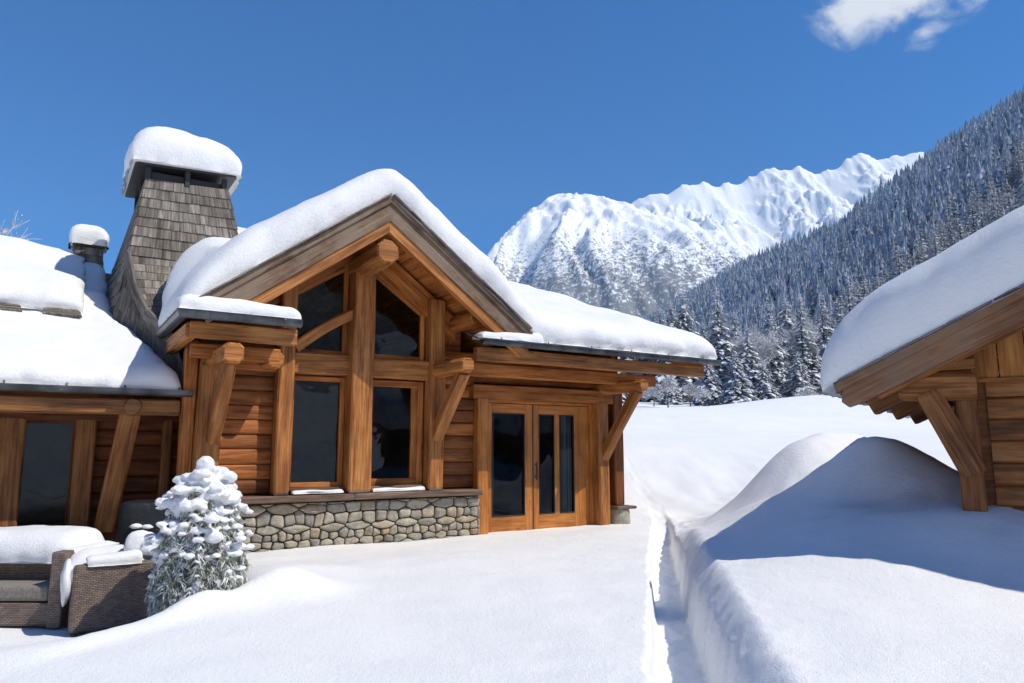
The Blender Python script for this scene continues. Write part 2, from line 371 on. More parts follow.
# glass: dim transmission plus clear mirror-like sheen
m = bpy.data.materials.new('window_glass'); m.use_nodes = True; nt = m.node_tree; nt.nodes.clear()
o = nd(nt, 'ShaderNodeOutputMaterial'); tr = nd(nt, 'ShaderNodeBsdfTransparent'); tr.inputs[0].default_value = (.55, .6, .63, 1)
gl = nd(nt, 'ShaderNodeBsdfGlossy'); gl.inputs['Roughness'].default_value = .01; gl.inputs[0].default_value = (.72, .86, 1, 1)
fr = nd(nt, 'ShaderNodeFresnel'); fr.inputs[0].default_value = 1.6
tc = nd(nt, 'ShaderNodeTexCoord'); n = nz(nt, tc.outputs['Object'], .9, 2); bp = nd(nt, 'ShaderNodeBump'); bp.inputs['Strength'].default_value = .5; bp.inputs['Distance'].default_value = .06
lk(nt, n.outputs[0], bp.inputs['Height']); lk(nt, bp.outputs[0], gl.inputs['Normal'])
mx = nd(nt, 'ShaderNodeMixShader'); fm = mul(nt, fr.outputs[0], .5); fm2 = mul(nt, fm, .0, 'ADD'); lk(nt, fm2, mx.inputs[0]); lk(nt, tr.outputs[0], mx.inputs[1]); lk(nt, gl.outputs[0], mx.inputs[2]); lk(nt, mx.outputs[0], o.inputs[0]); M['glass'] = m
# stone
m, nt, b = mat('field_stone'); at = nd(nt, 'ShaderNodeAttribute', attribute_name='rnd'); tc = nd(nt, 'ShaderNodeTexCoord')
cr = ramp(nt, at.outputs['Fac'], [(0, (.24,.23,.20)), (.2, (.38,.35,.29)), (.4, (.48,.44,.35)), (.55, (.29,.27,.24)), (.68, (.46,.38,.26)), (.8, (.40,.37,.32)), (.9, (.44,.31,.18)), (1, (.33,.33,.31))])
n1 = nz(nt, tc.outputs['Object'], 9, 6, .7); n2 = nz(nt, tc.outputs['Object'], 55, 4, .7)
c = mixc(nt, .75, cr.outputs[0], ramp(nt, n1.outputs[0], [(.33, (.5,.48,.45)), (.5, (.95,.95,.93)), (.68, (1.25,1.2,1.1))]).outputs[0], 'MULTIPLY')
c = mixc(nt, .6, c, ramp(nt, n2.outputs[0], [(.35, (.6,.6,.6)), (.6, (1.1,1.1,1.1))]).outputs[0], 'MULTIPLY')
lk(nt, c, b.inputs['Base Color']); b.inputs['Roughness'].default_value = .85; bump(nt, b, mul(nt, n1.outputs[0], n2.outputs[0], 'ADD'), .6, .02); M['stone'] = m
m, nt, b = mat('dark_mortar'); tc = nd(nt, 'ShaderNodeTexCoord'); n = nz(nt, tc.outputs['Object'], 30, 4); lk(nt, ramp(nt, n.outputs[0], [(.3, (.05,.045,.04)), (.7, (.11,.10,.09))]).outputs[0], b.inputs['Base Color']); b.inputs['Roughness'].default_value = .95; M['mortar'] = m
# wicker
m, nt, b = mat('woven_wicker'); uv = nd(nt, 'ShaderNodeUVMap')
br = nd(nt, 'ShaderNodeTexBrick'); br.inputs['Scale'].default_value = 1; br.inputs['Brick Width'].default_value = .042; br.inputs['Row Height'].default_value = .016; br.inputs['Mortar Size'].default_value = .0028; br.inputs['Mortar Smooth'].default_value = .8
br.inputs['Color1'].default_value = (.17,.125,.10,1); br.inputs['Color2'].default_value = (.28,.21,.17,1); br.inputs['Mortar'].default_value = (.02,.015,.012,1); lk(nt, uv.outputs[0], br.inputs['Vector'])
n = nz(nt, uv.outputs[0], 9, 3); c = mixc(nt, .5, br.outputs[0], ramp(nt, n.outputs[0], [(.35, (.6,.6,.6)), (.6, (1.1,1.1,1.1))]).outputs[0], 'MULTIPLY'); lk(nt, c, b.inputs['Base Color']); b.inputs['Roughness'].default_value = .55
iv = mul(nt, 1.0, br.outputs['Fac'], 'SUBTRACT'); bump(nt, b, iv, .8, .006); M['wicker'] = m
# conifer needles with frost; bark
def foliage(name, dark, frost, lo, hi, scale=3.0, topw=.5):
    m, nt, b = mat(name); ge = nd(nt, 'ShaderNodeNewGeometry'); at = nd(nt, 'ShaderNodeAttribute', attribute_name='rnd'); oi = nd(nt, 'ShaderNodeObjectInfo')
    tc = nd(nt, 'ShaderNodeTexCoord'); n = nz(nt, tc.outputs['Object'], scale, 4, .7)
    s = mul(nt, mul(nt, n.outputs[0], .6), mul(nt, at.outputs['Fac'], .5), 'ADD')
    f = ramp(nt, s, [(lo, (0,0,0)), (hi, (1,1,1))])
    d2 = mixc(nt, oi.outputs['Random'], dark, tuple(x*1.6+.01 for x in dark))
    lk(nt, mixc(nt, f.outputs[0], d2, frost), b.inputs['Base Color']); b.inputs['Roughness'].default_value = .8; b.inputs['Specular IOR Level'].default_value = .1
    return m
M['needle'] = foliage('hazy_frosted_needles', (.09,.105,.105), (.62,.66,.72), .30, .66)  # real frost, pushed paler so the colour also carries some haze
M['farneedle'] = foliage('distant_hazy_frosted_needles', (.085,.105,.12), (.60,.65,.73), .28, .86, .4)  # bluish pale tones: frost plus distance haze mixed into the colour
M['rime'] = foliage('rime_snow', (.42,.46,.50), (.80,.82,.85), .2, .6)
M['shrubneedle'] = foliage('green_needles', (.12,.145,.075), (.74,.76,.76), .38, .68, 14)
M['frost'] = foliage('hoar_frosted_twigs', (.30,.28,.27), (.74,.76,.80), .3, .7, 2)
m, nt, b = mat('bark'); tc = nd(nt, 'ShaderNodeTexCoord'); n = nz(nt, tc.outputs['Object'], 6, 4); lk(nt, ramp(nt, n.outputs[0], [(.35, (.05,.038,.03)), (.6, (.13,.10,.085))]).outputs[0], b.inputs['Base Color']); b.inputs['Roughness'].default_value = .9; M['bark'] = m

# ------------------------------------------------------------------ camera frame
CZ = 1.32; PITCH = R(8.5697)
cam = bpy.data.cameras.new('camera'); co = bpy.data.objects.new('camera', cam); C.objects.link(co)
co.location = (0, 0, CZ); co.rotation_euler = (R(90)+PITCH, 0, 0); cam.sensor_width = 36; cam.lens = 720/1024*36; cam.clip_start = .05; cam.clip_end = 20000
scene.camera = co

# ------------------------------------------------------------------ ground
OX, OY = -.46641, 11.90955; UX, UY = .842335, .538954
def house_uv(X, Y):
    dx, dy = X-OX, Y-OY; return dx*UX+dy*UY, -dx*UY+dy*UX
def trench_x(Y): return np.interp(Y, [-30, 0, 4, 5.5, 8.45, 11.7, 13.5, 15.5, 18], [-2, .2, .92, 1.19, 1.71, 2.34, 2.7, 2.95, 2.9])
def base_hr(Y): return np.interp(Y, [-3000,-900,-400,-120,-40,0,3,4.5,6,8,10,13,16,20,30,45,70,100,200,600,1900,6000], [420,300,120,5,0,0,0,.03,.12,.26,.42,.66,.95,1.42,2.30,3.5,5.4,8.0,15,38,120,200])
def ground_z(X, Y):
    X = np.asarray(X, float); Y = np.asarray(Y, float); xt = trench_x(Y); d = X-xt
    hr = base_hr(Y); wl = sst(Y, 12.2, 22)
    hl = hr*wl
    hl = np.where(Y < 0, hr, hl)
    side = sst(d/(1+.45*np.clip(Y-9, 0, 8)), .1, 1.9)
    z = hl+(hr-hl)*side
    # right field climbs towards the hut
    z += .17*sst(X, 2.2, 4.6)*sst(Y, 4.6, 8.0)*(1-sst(Y, 10, 16))
    def mound(cx, cy, ax, ay, ang, amp, p=1.0, st=1.0):
        c, s = math.cos(ang), math.sin(ang); dx, dy = X-cx, Y-cy; u = dx*c+dy*s; v = -dx*s+dy*c
        u = np.where(u < 0, u*st, u); q = np.sqrt((u/ax)**2+(v/ay)**2); return amp*np.exp(-q**2*p)
    z += mound(4.40, 8.75, .62, .85, R(25), .33, 1, 1.1)+mound(4.55, 8.65, 1.0, 1.1, R(25), .46, 1, 1.15)
    z += mound(5.6, 9.6, 1.3, .9, 0, .25)+mound(3.95, 6.7, .5, .6, 0, .10)
    z += mound(4.75, 11.9, 1.9, .95, R(22), .95, 1, 1.75)+mound(6.3, 12.6, 1.6, 1.0, 0, .35)+mound(3.5, 10.3, .7, .5, R(20), .14)+mound(6.9, 7.6, 1.6, 1.2, 0, .12)
    
    z += mound(5.2, 6.6, 1.6, 1.1, R(-35), .42)
    z += mound(9, 30, 9, 3, R(10), .5)+mound(27, 62, 8, 6, 0, 1.2)+mound(20, 52, 9, 4, 0, .3)
    # lips and trench
    z += .26*sst(d, .19, .50)*(1-sst(d, .8, 4.4))*sst(Y, 1, 3)*(1-sst(Y, 9, 12.5))
    tw = np.interp(Y, [0, 5.5, 8.5, 12, 15], [.27, .25, .22, .19, .16])*(1+.10*noise3(Y*2.1, 0*Y, 3.3)+.08*noise3(Y*6.1, 0*Y, 7.3))
    dj = d+.025*noise3(X*5, Y*5, 1.0)+.02*noise3(X*12, Y*12, 1.0)
    ins = 1-np.where(dj > 0, sst(dj, tw-.02, tw+.05), sst(-dj, tw-.092, tw-.058))
    dep = .36*(1-sst(Y, 10.5, 15.5))*sst(Y, -6, -3)
    z = z-ins*dep+ins*.02*noise3(X*7, Y*4, 9.0)
    # shallow dents beside the path beyond the house
    z -= .05*np.exp(-(((X-3.3)/.8)**2+((Y-14.5)/.5)**2))
    # drift crest before the terrace, low terrace behind it
    cy = np.interp(X, [-12,-5,-3.37,-3.04,-2.82,-2.6,-2.4,-2.0,-1.2], [4.4,4.7,5.0,5.2,5.75,6.2,6.75,7.2,7.6])
    t_in = sst(Y-cy, .1, .75)*(1-sst(X, -2.75, -2.35))*(1-sst(Y+.9*(X+4), 8.0, 8.9)*sst(X, -4.9, -4.2))*(1-sst(Y, 11, 12.5))*sst(Y, 3, 4)
    z -= t_in*.37
    z += .05*np.exp(-((Y-cy+.1)/.30)**2)*(1-sst(X, -2.3, -1.3))*sst(X, -9, -6)
    z += mound(-2.12, 6.95, .42, .35, R(20), .19)+mound(-2.62, 6.25, .4, .28, 0, .10)+mound(-2.35, 7.75, .6, .5, 0, .12)
    z += mound(-1.2, 8.6, 1.4, .8, R(32), .06)+mound(1.2, 11.6, .9, .5, R(40), .05)
    # gentle undulation
    z += .075*sst(X, 2.0, 3.2)*(1-sst(Y, 16, 22))*sst(Y, 5, 7)*fbm(X*.8+4, Y*.8, 8.0, 3)
    z += .022*np.exp(-((d-.33)/.22)**2)*sst(Y, 2, 4)*(1-sst(Y, 13, 15))*(noise3(X*8, Y*8, 31.0)+.6*noise3(X*17, Y*17, 33.0))
    z += .030*fbm(X*.45, Y*.45, 2.0, 3)+.008*fbm(X*2.2, Y*2.2, 4.0, 3)+.003*noise3(X*9, Y*9, 1.0)+.012*sst(fbm(X*.5, Y*.5, 14.0, 2), .1, .6)*noise3(X*1.1+Y*.6, Y*3.4-X*1.1, 5.0)
    z += .10*sst(Y, 14, 30)*fbm(X*.16, Y*.16, 6.0, 3)
    u, v = house_uv(X, Y)
    fp = sst(u, -4.5, -4.3)*(1-sst(u, 2.75, 2.9))*sst(v, .12, .3)*(1-sst(v, 12.5, 12.9))
    fw = (1-sst(u, -4.5, -4.3))*sst(v, 1.1, 1.3)*(1-sst(v, 9.5, 10))*sst(u, -14, -13.5)
    fz = np.clip(fp+fw, 0, 1); z = z*(1-fz)-.45*fz
    return z
def axis_nodes(lo, hi, a, b, step, gr=1.09):
    n = list(np.arange(a, b+1e-6, step)); s = step; x = n[-1]
    while x < hi: s *= gr; x += s; n.append(x)
    s = step; x = n[0]; left = []
    while x > lo: s *= gr; x -= s; left.append(x)
    return np.array(left[::-1]+n)
gx = axis_nodes(-5000, 5000, -5.2, 6.6, .06); gx = np.unique(np.round(np.concatenate([gx[(gx < .55) | (gx > 3.1)], np.arange(.55, 3.1, .028)]), 4)); gy = axis_nodes(-1500, 6000, 2.6, 14.5, .055)
GX, GY = np.meshgrid(gx, gy, indexing='ij')
tag(grid_mesh('snow_ground', np.stack([GX, GY, ground_z(GX, GY)], -1), M['gsnow']), kind='structure')
gz1 = lambda x, y: float(ground_z(np.array([x]), np.array([y]))[0])

# ------------------------------------------------------------------ chalet
H = empty('chalet', (OX, OY, 0), math.atan2(UY, UX))
tag(H, 'large honey timber chalet with gabled glass front, stone base and thick roof snow', 'house')
def roof_main(v): return np.where(v < 6.5, 2.98+.36*(v+1.25), 2.98+.36*7.75-.36*(v-6.5))
def roof_gable(u): return 4.82-.73*np.abs(u+2.25)
# roof decks
uc_ = -2.25
def plank_deck(mb, P00, P10, P11, P01, th, boards, m=0):
    """deck between 4 corners, boards run P00->P10, thickness th downwards"""
    P00, P10, P11, P01 = map(Vector, (P00, P10, P11, P01))
    for k in range(boards):
        a0, a1 = P00.lerp(P01, k/boards), P00.lerp(P01, (k+1)/boards); b0, b1 = P10.lerp(P11, k/boards), P10.lerp(P11, (k+1)/boards)
        g = (a1-a0).normalized()*.003; dz = Vector((0, 0, th)); ou, ov = random.random()*9, random.random()*9; L = (b0-a0).length; w = (a1-a0).length; r = random.random()
        t = [a0+g, b0+g, b1-g, a1-g]; bt = [p-dz for p in t]; e = random.uniform(0, .003); bt = [p-Vector((0, 0, e)) for p in bt]
        uv = [(ou, ov), (ou+L, ov), (ou+L, ov+w), (ou, ov+w)]
        mb.quadish(t, uv, m, r); mb.quadish(bt[::-1], uv[::-1], m, r)
        for i in range(4):
            j = (i+1) % 4; mb.quadish([t[i], bt[i], bt[j], t[j]], [(ou, ov), (ou, ov+th), (ou+w, ov+th), (ou+w, ov)], m, r)
mb = MB()
NB = 40
for k_ in range(NB):
    va, vb = -1.2+7.7*k_/NB, -1.2+7.7*(k_+1)/NB; za, zb_ = float(roof_main(va))-.02, float(roof_main(vb))-.02
    wg = max(0, (4.76-za)/.73); uL = -4.78 if va < .8 else (-4.3 if va < 2 else -3.85)
    if wg > .05:
        if uc_-wg > uL+.05: plank_deck(mb, (uL, va, za), (uc_-wg, va, za), (uc_-wg, vb, zb_), (uL, vb, zb_), .10, 1)
        plank_deck(mb, (uc_+wg, va, za), (4.2, va, za), (4.2, vb, zb_), (uc_+wg, vb, zb_), .10, 1)
    else: plank_deck(mb, (uL, va, za), (4.2, va, za), (4.2, vb, zb_), (uL, vb, zb_), .10, 1)
# back slope
plank_deck(mb, (-3.85, 6.5, roof_main(6.5)-.02), (4.2, 6.5, roof_main(6.5)-.02), (4.2, 13.6, roof_main(13.6)-.02), (-3.85, 13.6, roof_main(13.6)-.02), .10, 12)
roof_o = build('roof', mb, M['beam'], H)
# cut: the left strip of the deck behind the hip is lowered to a hip face
me = roof_o.data
for vtx in me.vertices:
    u, v, z = vtx.co
    if u < -4.0 and v > -1.19 and v < 6.6:
        lim = 2.93+max(0, u+4.78)*1.2 + (0 if v < .8 else (v-.8)*2.2); 
        if z > lim: vtx.co.z = lim
mb = MB()
uc = -2.25
for sgn in (-1, 1):
    ue = uc+sgn*2.27
    for d_ in (0,):
        a = (uc, -1.15, 4.78); bq = (ue, -1.15, 4.78-.73*2.27); 
        plank_deck(mb, (uc, -1.13, 4.77), (uc, 4.2, 4.77), (ue, 4.2, 4.77-.73*2.27), (ue, -1.13, 4.77-.73*2.27), .09, 14)
build('gable_roof', mb, M['beam'], H)
# barge boards of the gable
def slope_board(mb, sgn, top, depth, x_end, y0, y1, z_off=0, lower_cut=0.0):
    u0, u1 = uc, uc+sgn*x_end
    p = [(u0, top), (u1, top-.73*x_end), (u1-sgn*lower_cut, top-.73*(x_end-lower_cut)-depth), (u0, top-depth)]
    prism(mb, p, y0, y1)
for sgn in (-1, 1):
    mb = MB()
    slope_board(mb, sgn, 4.83, .10, 2.36, -1.285, -1.16)
    slope_board(mb, sgn, 4.735, .26, 2.34, -1.255, -1.17, lower_cut=.05)
    build('barge_board', mb, M['barge'], H)
    mb = MB(); slope_board(mb, sgn, 4.48, .17, 2.28 if sgn > 0 else 1.9, -1.235, -1.13, lower_cut=.1)
    build('gable_trim', mb, M['post'], H)
    # rafter against the glazed wall
    mb = MB(); slope_board(mb, sgn, 4.62, .40, 1.62, -.16, .06); build('gable_rafter', mb, M['beam'], H)
    # lower side purlin carrying the gable overhang
    mb = MB(); log(mb, (uc+sgn*1.62, .5, 3.32), (uc+sgn*1.62, -.9, 3.32), .13); build('purlin', mb, M['beam'], H)
# dark shingle strip peeping out under the snow edge
for sgn in (-1, 1):
    mb = MB(); k = 0
    x = 0.02
    while x < 2.3:
        w = random.uniform(.12, .2); z = 4.85-.73*x; beam(mb, (uc+sgn*x, -1.27, z), (uc+sgn*(x+w), -1.27, z-.73*w), .12, .022, wob=0, n=2, ch=.003); x += w*.97
    build('shingle_edge', mb, M['shingle'], H)
mb = MB(); beam(mb, (uc, 1.5, 4.04), (uc, -1.20, 4.05), .33, .35, ch=.095, endr=.12, wob=.006); build('ridge_beam', mb, M['post'], H)
# gable posts on the sill
for (u, w, d, zt) in ((-3.32, .21, .22, 3.62), (-2.23, .33, .30, 3.98), (-1.0, .25, .24, 3.66)):
    mb = MB(); beam(mb, (u, -.19, .735), (u, -.19, zt), w, d, up=(0, 1, 0), ch=.02, wob=.006)
    o = build('post', mb, M['post'], H)
    mb = MB(); box(mb, u-w*.48, u+w*.48, -.19-d*.5, -.19+d*.5, .712, .738); build('shoe', mb, M['zinc'], o)
for (a, b_) in ((-3.22, -2.39), (-2.07, -1.12)):
    mb = MB(); beam(mb, (a-.02, -.13, 2.53), (b_+.02, -.13, 2.54), .16, .30, ch=.02); build('crossbeam', mb, M['post'], H)
mb = MB(); beam(mb, (-3.2, -.22, 2.74), (-2.3, -.22, 3.34), .12, .15, curve=.035, n=8, ch=.02); build('curved_brace', mb, M['post'], H)
# window units
def frame_rect(mb, x0, x1, z0, z1, y, w=.06, d=.09):
    box(mb, x0, x0+w, y-d/2, y+d/2, z0, z1); box(mb, x1-w, x1, y-d/2, y+d/2, z0, z1)
    box(mb, x0+w, x1-w, y-d/2+.002, y+d/2-.002, z0, z0+w); box(mb, x0+w, x1-w, y-d/2+.002, y+d/2-.002, z1-w, z1)
def poly_face(name, pts, m_, parent):
    mb = MB(); mb.quadish(pts, None, 0, .5); return build(name, mb, m_, parent)
for (x0, x1, z0, z1, wr) in ((-3.21, -2.40, .80, 2.37, .07), (-2.06, -1.13, .80, 2.37, .10)):
    mb = MB(); frame_rect(mb, x0, x1, z0, z1, -.03, wr); 
    if x0 > -2.5: box(mb, x1-.2, x1-.1, -.06, .0, z0+.05, z1-.05)
    o = build('window', mb, M['beam'], H)
    poly_face('pane', [(x0, -.03, z0), (x1, -.03, z0), (x1, -.03, z1), (x0, -.03, z1)], M['glass'], o)
    snow_slab('snow_cover', M['snow'], o, x1-x0-.1, .12, lambda a, b, x0=x0: (x0+.05+a, -.30+b*1.0, .738+0*a), lambda a, b: .035+.02*noise3(a*3, b, 1), r=.05, bulge=.01, step=.05, amp=.0, lump=.004, seed=x0)
    mb = MB(); box(mb, x0, x1, -.2, -.06, .765, .80); build('ledge', mb, M['sill'], o)
def quad_window(x0, x1, zb, zl, zr):
    mb = MB(); w = .07
    box(mb, x0, x0+w, -.07, .01, zb, zl); box(mb, x1-w, x1, -.07, .01, zb, zr); box(mb, x0+w, x1-w, -.068, .008, zb, zb+w)
    beam(mb, (x0, -.03, zl-.03), (x1, -.03, zr-.03), .076, .07, wob=0)
    o = build('window', mb, M['beam'], H)
    poly_face('pane', [(x0, -.03, zb), (x1, -.03, zb), (x1, -.03, zr), (x0, -.03, zl)], M['glass'], o)
quad_window(-3.21, -2.40, 2.69, 3.56, 4.08); quad_window(-2.06, -1.13, 2.69, 4.08, 3.44)
# log walls of the facade
def wallpart(name, x0, x1, z0, z1, y, m_=None):
    mb = MB(); siding(mb, x0, x1, z0, z1, y); box(mb, x0, x1, y+.015, y+.13, z0, z1); return build(name, mb, m_ or M['siding'], H)
wallpart('log_wall', -4.12, -3.42, .73, 2.72, -.02)
wallpart('log_wall', -.88, -.22, .73, 2.9, -.02)
wallpart('log_wall', -.22, 2.48, 2.42, 2.9, 0.0)
wallpart('log_wall', 2.48, 2.9, .2, 2.9, .03)
def wall_x(mb, x0, x1, poly):
    n = len(poly); b = len(mb.v)
    for (y, z) in poly: mb.v.append((x0, y, z))
    for (y, z) in poly: mb.v.append((x1, y, z))
    mb.face([b+i for i in range(n)][::-1], [poly[i] for i in range(n)][::-1], 0, .5); mb.face([b+n+i for i in range(n)], [poly[i] for i in range(n)], 0, .5)
    for i in range(n): j = (i+1) % n; mb.face((b+i, b+j, b+n+j, b+n+i), [poly[i], poly[j], poly[j], poly[i]], 0, .5)
prof_ = [(.05, -.3), (12, -.3), (12, 3.5), (6.5, 5.55), (.05, 3.25)]
mb = MB(); siding(mb, .05, 11.9, -.2, 3.1, 2.93, axis='r'); wall_x(mb, 2.8, 2.91, prof_); build('side_wall', mb, M['siding'], H)
mb = MB(); wall_x(mb, -4.4, -4.3, [(.05, -.3), (12, -.3), (12, 3.2), (2.0, 3.2), (.9, 2.9), (.05, 2.8)]); build('side_wall', mb, M['siding'], H)
mb = MB(); box(mb, -4.3, 2.8, 11.9, 12, -.3, 3.4); build('back_wall', mb, M['siding'], H)
mb = MB(); prism(mb, [(-4.0, 2.7), (-.3, 2.7), (-.3, 3.2), (-1.13, 3.45), (-1.13, 2.69), (-3.21, 2.69), (-3.21, 3.4), (-4.0, 3.2)][:0] or [(-1.12, 2.7), (-.45, 2.7), (-.45, 3.35), (-1.12, 3.85)], .0, .08); build('gable_board', mb, M['siding'], H); mb = MB()
prism(mb, [(-4.05, 2.7), (-3.22, 2.7), (-3.22, 3.8), (-4.05, 3.3)], .0, .08); build('gable_board', mb, M['siding'], H)
# header beam, purlin and fascia under the right eave
mb = MB(); beam(mb, (-.3, -.10, 2.265), (2.62, -.10, 2.265), .2, .23); build('header_beam', mb, M['beam'], H)
mb = MB(); beam(mb, (-.95, -.58, 2.56), (3.25, -.58, 2.56), .16, .20); build('eave_purlin', mb, M['beam'], H)
mb = MB(); beam(mb, (-.78, -1.08, 2.735), (4.0, -1.08, 2.735), .12, .20, wob=.003); beam(mb, (4.12, -1.0, 2.83), (4.12, 3.2, 4.3), .08, .2); build('fascia', mb, M['post'], H)
mb = MB(); beam(mb, (-4.70, -1.10, 2.74), (-3.44, -1.10, 2.74), .12, .20); beam(mb, (-4.68, -1.04, 2.738), (-4.68, .7, 2.738), .12, .20); build('fascia', mb, M['post'], H)
mb = MB(); beam(mb, (-4.6, -.55, 2.56), (-3.5, -.55, 2.56), .15, .18); beam(mb, (-4.4, -.1, 2.5), (-3.4, -.1, 2.5), .2, .22); build('header_beam', mb, M['beam'], H)
mb = MB(); beam(mb, (-3.55, .0, 2.52), (-3.55, -.62, 2.50), .22, .22, ch=.05, endr=.14); build('log_end', mb, M['post'], H)
# soffit boards under the left eave corner
mb = MB(); plank_deck(mb, (-4.62, -1.02, 2.87), (-3.5, -1.02, 2.87), (-3.5, .0, 2.87), (-4.62, .0, 2.87), .03, 7); build('soffit', mb, M['beam'], H)
# outrigger logs and braces
def outrigger(u, zt, zb, rad=.13, v1=-1.24, slant=.0):
    mb = MB(); beam(mb, (u, .1, zt), (u, v1, zt-.02), rad*1.75, rad*1.75, ch=.055, endr=.16, wob=.006); o = build('outrigger', mb, M['post'], H)
    mb = MB(); beam(mb, (u+slant, -.13, zb), (u, v1+.17, zt-.10), .17, .20, ch=.03, wob=.008, endr=.1, up=(0, 0, 1)); build('brace', mb, M['post'], H)
outrigger(-4.22, 2.50, 1.38, .15); outrigger(-.98, 2.55, 1.38, .13); outrigger(2.42, 2.43, 1.18, .125)
# posts of the facade corners
mb = MB(); beam(mb, (-4.27, -.14, .4), (-4.27, -.14, 2.42), .29, .26, up=(0, 1, 0), ch=.02, wob=.006); build('post', mb, M['post'], H)
mb = MB(); beam(mb, (-4.50, .02, -.3), (-4.50, .02, 2.75), .16, .2, up=(0, 1, 0)); build('post', mb, M['beam'], H)
mb = MB(); beam(mb, (2.37, -.12, .0), (2.37, -.12, 2.16), .24, .2, up=(0, 1, 0), ch=.02); build('post', mb, M['post'], H)
mb = MB(); beam(mb, (2.78, -.06, .34), (2.78, -.06, 2.5), .22, .2, up=(0, 1, 0), ch=.02); build('post', mb, M['siding'], H)
mb = MB(); beam(mb, (-.115, -.10, -.1), (-.115, -.10, 2.16), .2, .18, up=(0, 1, 0), ch=.01); build('post', mb, M['door'], H)
# double door: two leaves in a frame
mb = MB(); box(mb, -.015, .03, -.06, .12, -.1, 2.13); box(mb, 2.19, 2.25, -.06, .12, -.1, 2.13); box(mb, -.015, 2.25, -.055, .12, 2.10, 2.15); box(mb, -.01, 2.24, -.1, .12, -.12, -.02)
build('door_frame', mb, M['door'], H)
def leaf(x0, x1, panes, stile_l, stile_r, y):
    mb = MB(); d = .06
    box(mb, x0, x0+stile_l, y, y+d, -.01, 2.09); box(mb, x1-stile_r, x1, y, y+d, -.01, 2.09)
    box(mb, x0+stile_l, x1-stile_r, y+.002, y+d-.002, -.01, .24); box(mb, x0+stile_l, x1-stile_r, y+.002, y+d-.002, 1.93, 2.09)
    for a, b_ in zip(panes[:-1], panes[1:]): box(mb, a[1], b_[0], y+.004, y+d-.004, .24, 1.93)
    o = build('door', mb, M['door'], H)
    mb = MB()
    for a in panes: mb.quadish([(a[0], y+.035, .24), (a[1], y+.035, .24), (a[1], y+.035, 1.93), (a[0], y+.035, 1.93)])
    build('pane', mb, M['glass'], o)
    mb = MB()
    for a in panes:
        for (p, q) in (((a[0], .25), (a[0]+.014, 1.92)), ((a[1]-.014, .25), (a[1], 1.92))): box(mb, p[0], q[0], y-.004, y+.03, p[1], q[1], ch=.002)
        box(mb, a[0]+.014, a[1]-.014, y-.003, y+.03, .242, .256, ch=.002); box(mb, a[0]+.014, a[1]-.014, y-.003, y+.03, 1.914, 1.928, ch=.002)
    build('gasket', mb, M['black'], o)
    return o
leaf(.035, .955, [(.15, .80)], .115, .155, -.02)
l2 = leaf(.985, 2.185, [(1.10, 1.43), (1.54, 1.86)], .115, .325, -.005)
mb = MB(); box(mb, 1.005, 1.035, -.06, -.045, .82, 1.12); box(mb, 1.01, 1.03, -.05, .0, .86, .88); box(mb, 1.01, 1.03, -.05, .0, 1.06, 1.08); box(mb, .955, .985, -.01, .05, -.01, 2.09); build('handle', mb, M['black'], l2)
# curtains and room behind the glazing
def curtain(x0, x1, y, z0, z1):
    n = int((x1-x0)/.02)+2; P = np.zeros((n, 2, 3))
    for i in range(n):
        x = x0+(x1-x0)*i/(n-1); yy = y+.03*math.sin(x*55)
        P[i, 0] = (x, yy, z0); P[i, 1] = (x, yy, z1)
    grid_mesh('curtain', P, M['curtain'], H)
curtain(.12, .30, .18, .05, 2.05); curtain(1.72, 1.95, .18, .05, 2.05)
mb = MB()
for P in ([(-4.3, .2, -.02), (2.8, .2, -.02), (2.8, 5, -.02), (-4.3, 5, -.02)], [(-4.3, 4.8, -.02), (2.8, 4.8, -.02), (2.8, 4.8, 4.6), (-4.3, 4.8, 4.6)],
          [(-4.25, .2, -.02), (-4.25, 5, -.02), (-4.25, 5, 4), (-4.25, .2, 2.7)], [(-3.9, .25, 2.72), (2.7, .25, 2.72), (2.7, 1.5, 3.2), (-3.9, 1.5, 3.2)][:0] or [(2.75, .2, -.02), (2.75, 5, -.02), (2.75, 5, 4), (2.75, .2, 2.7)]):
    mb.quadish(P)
build('interior_wall', mb, M['interior'], H)
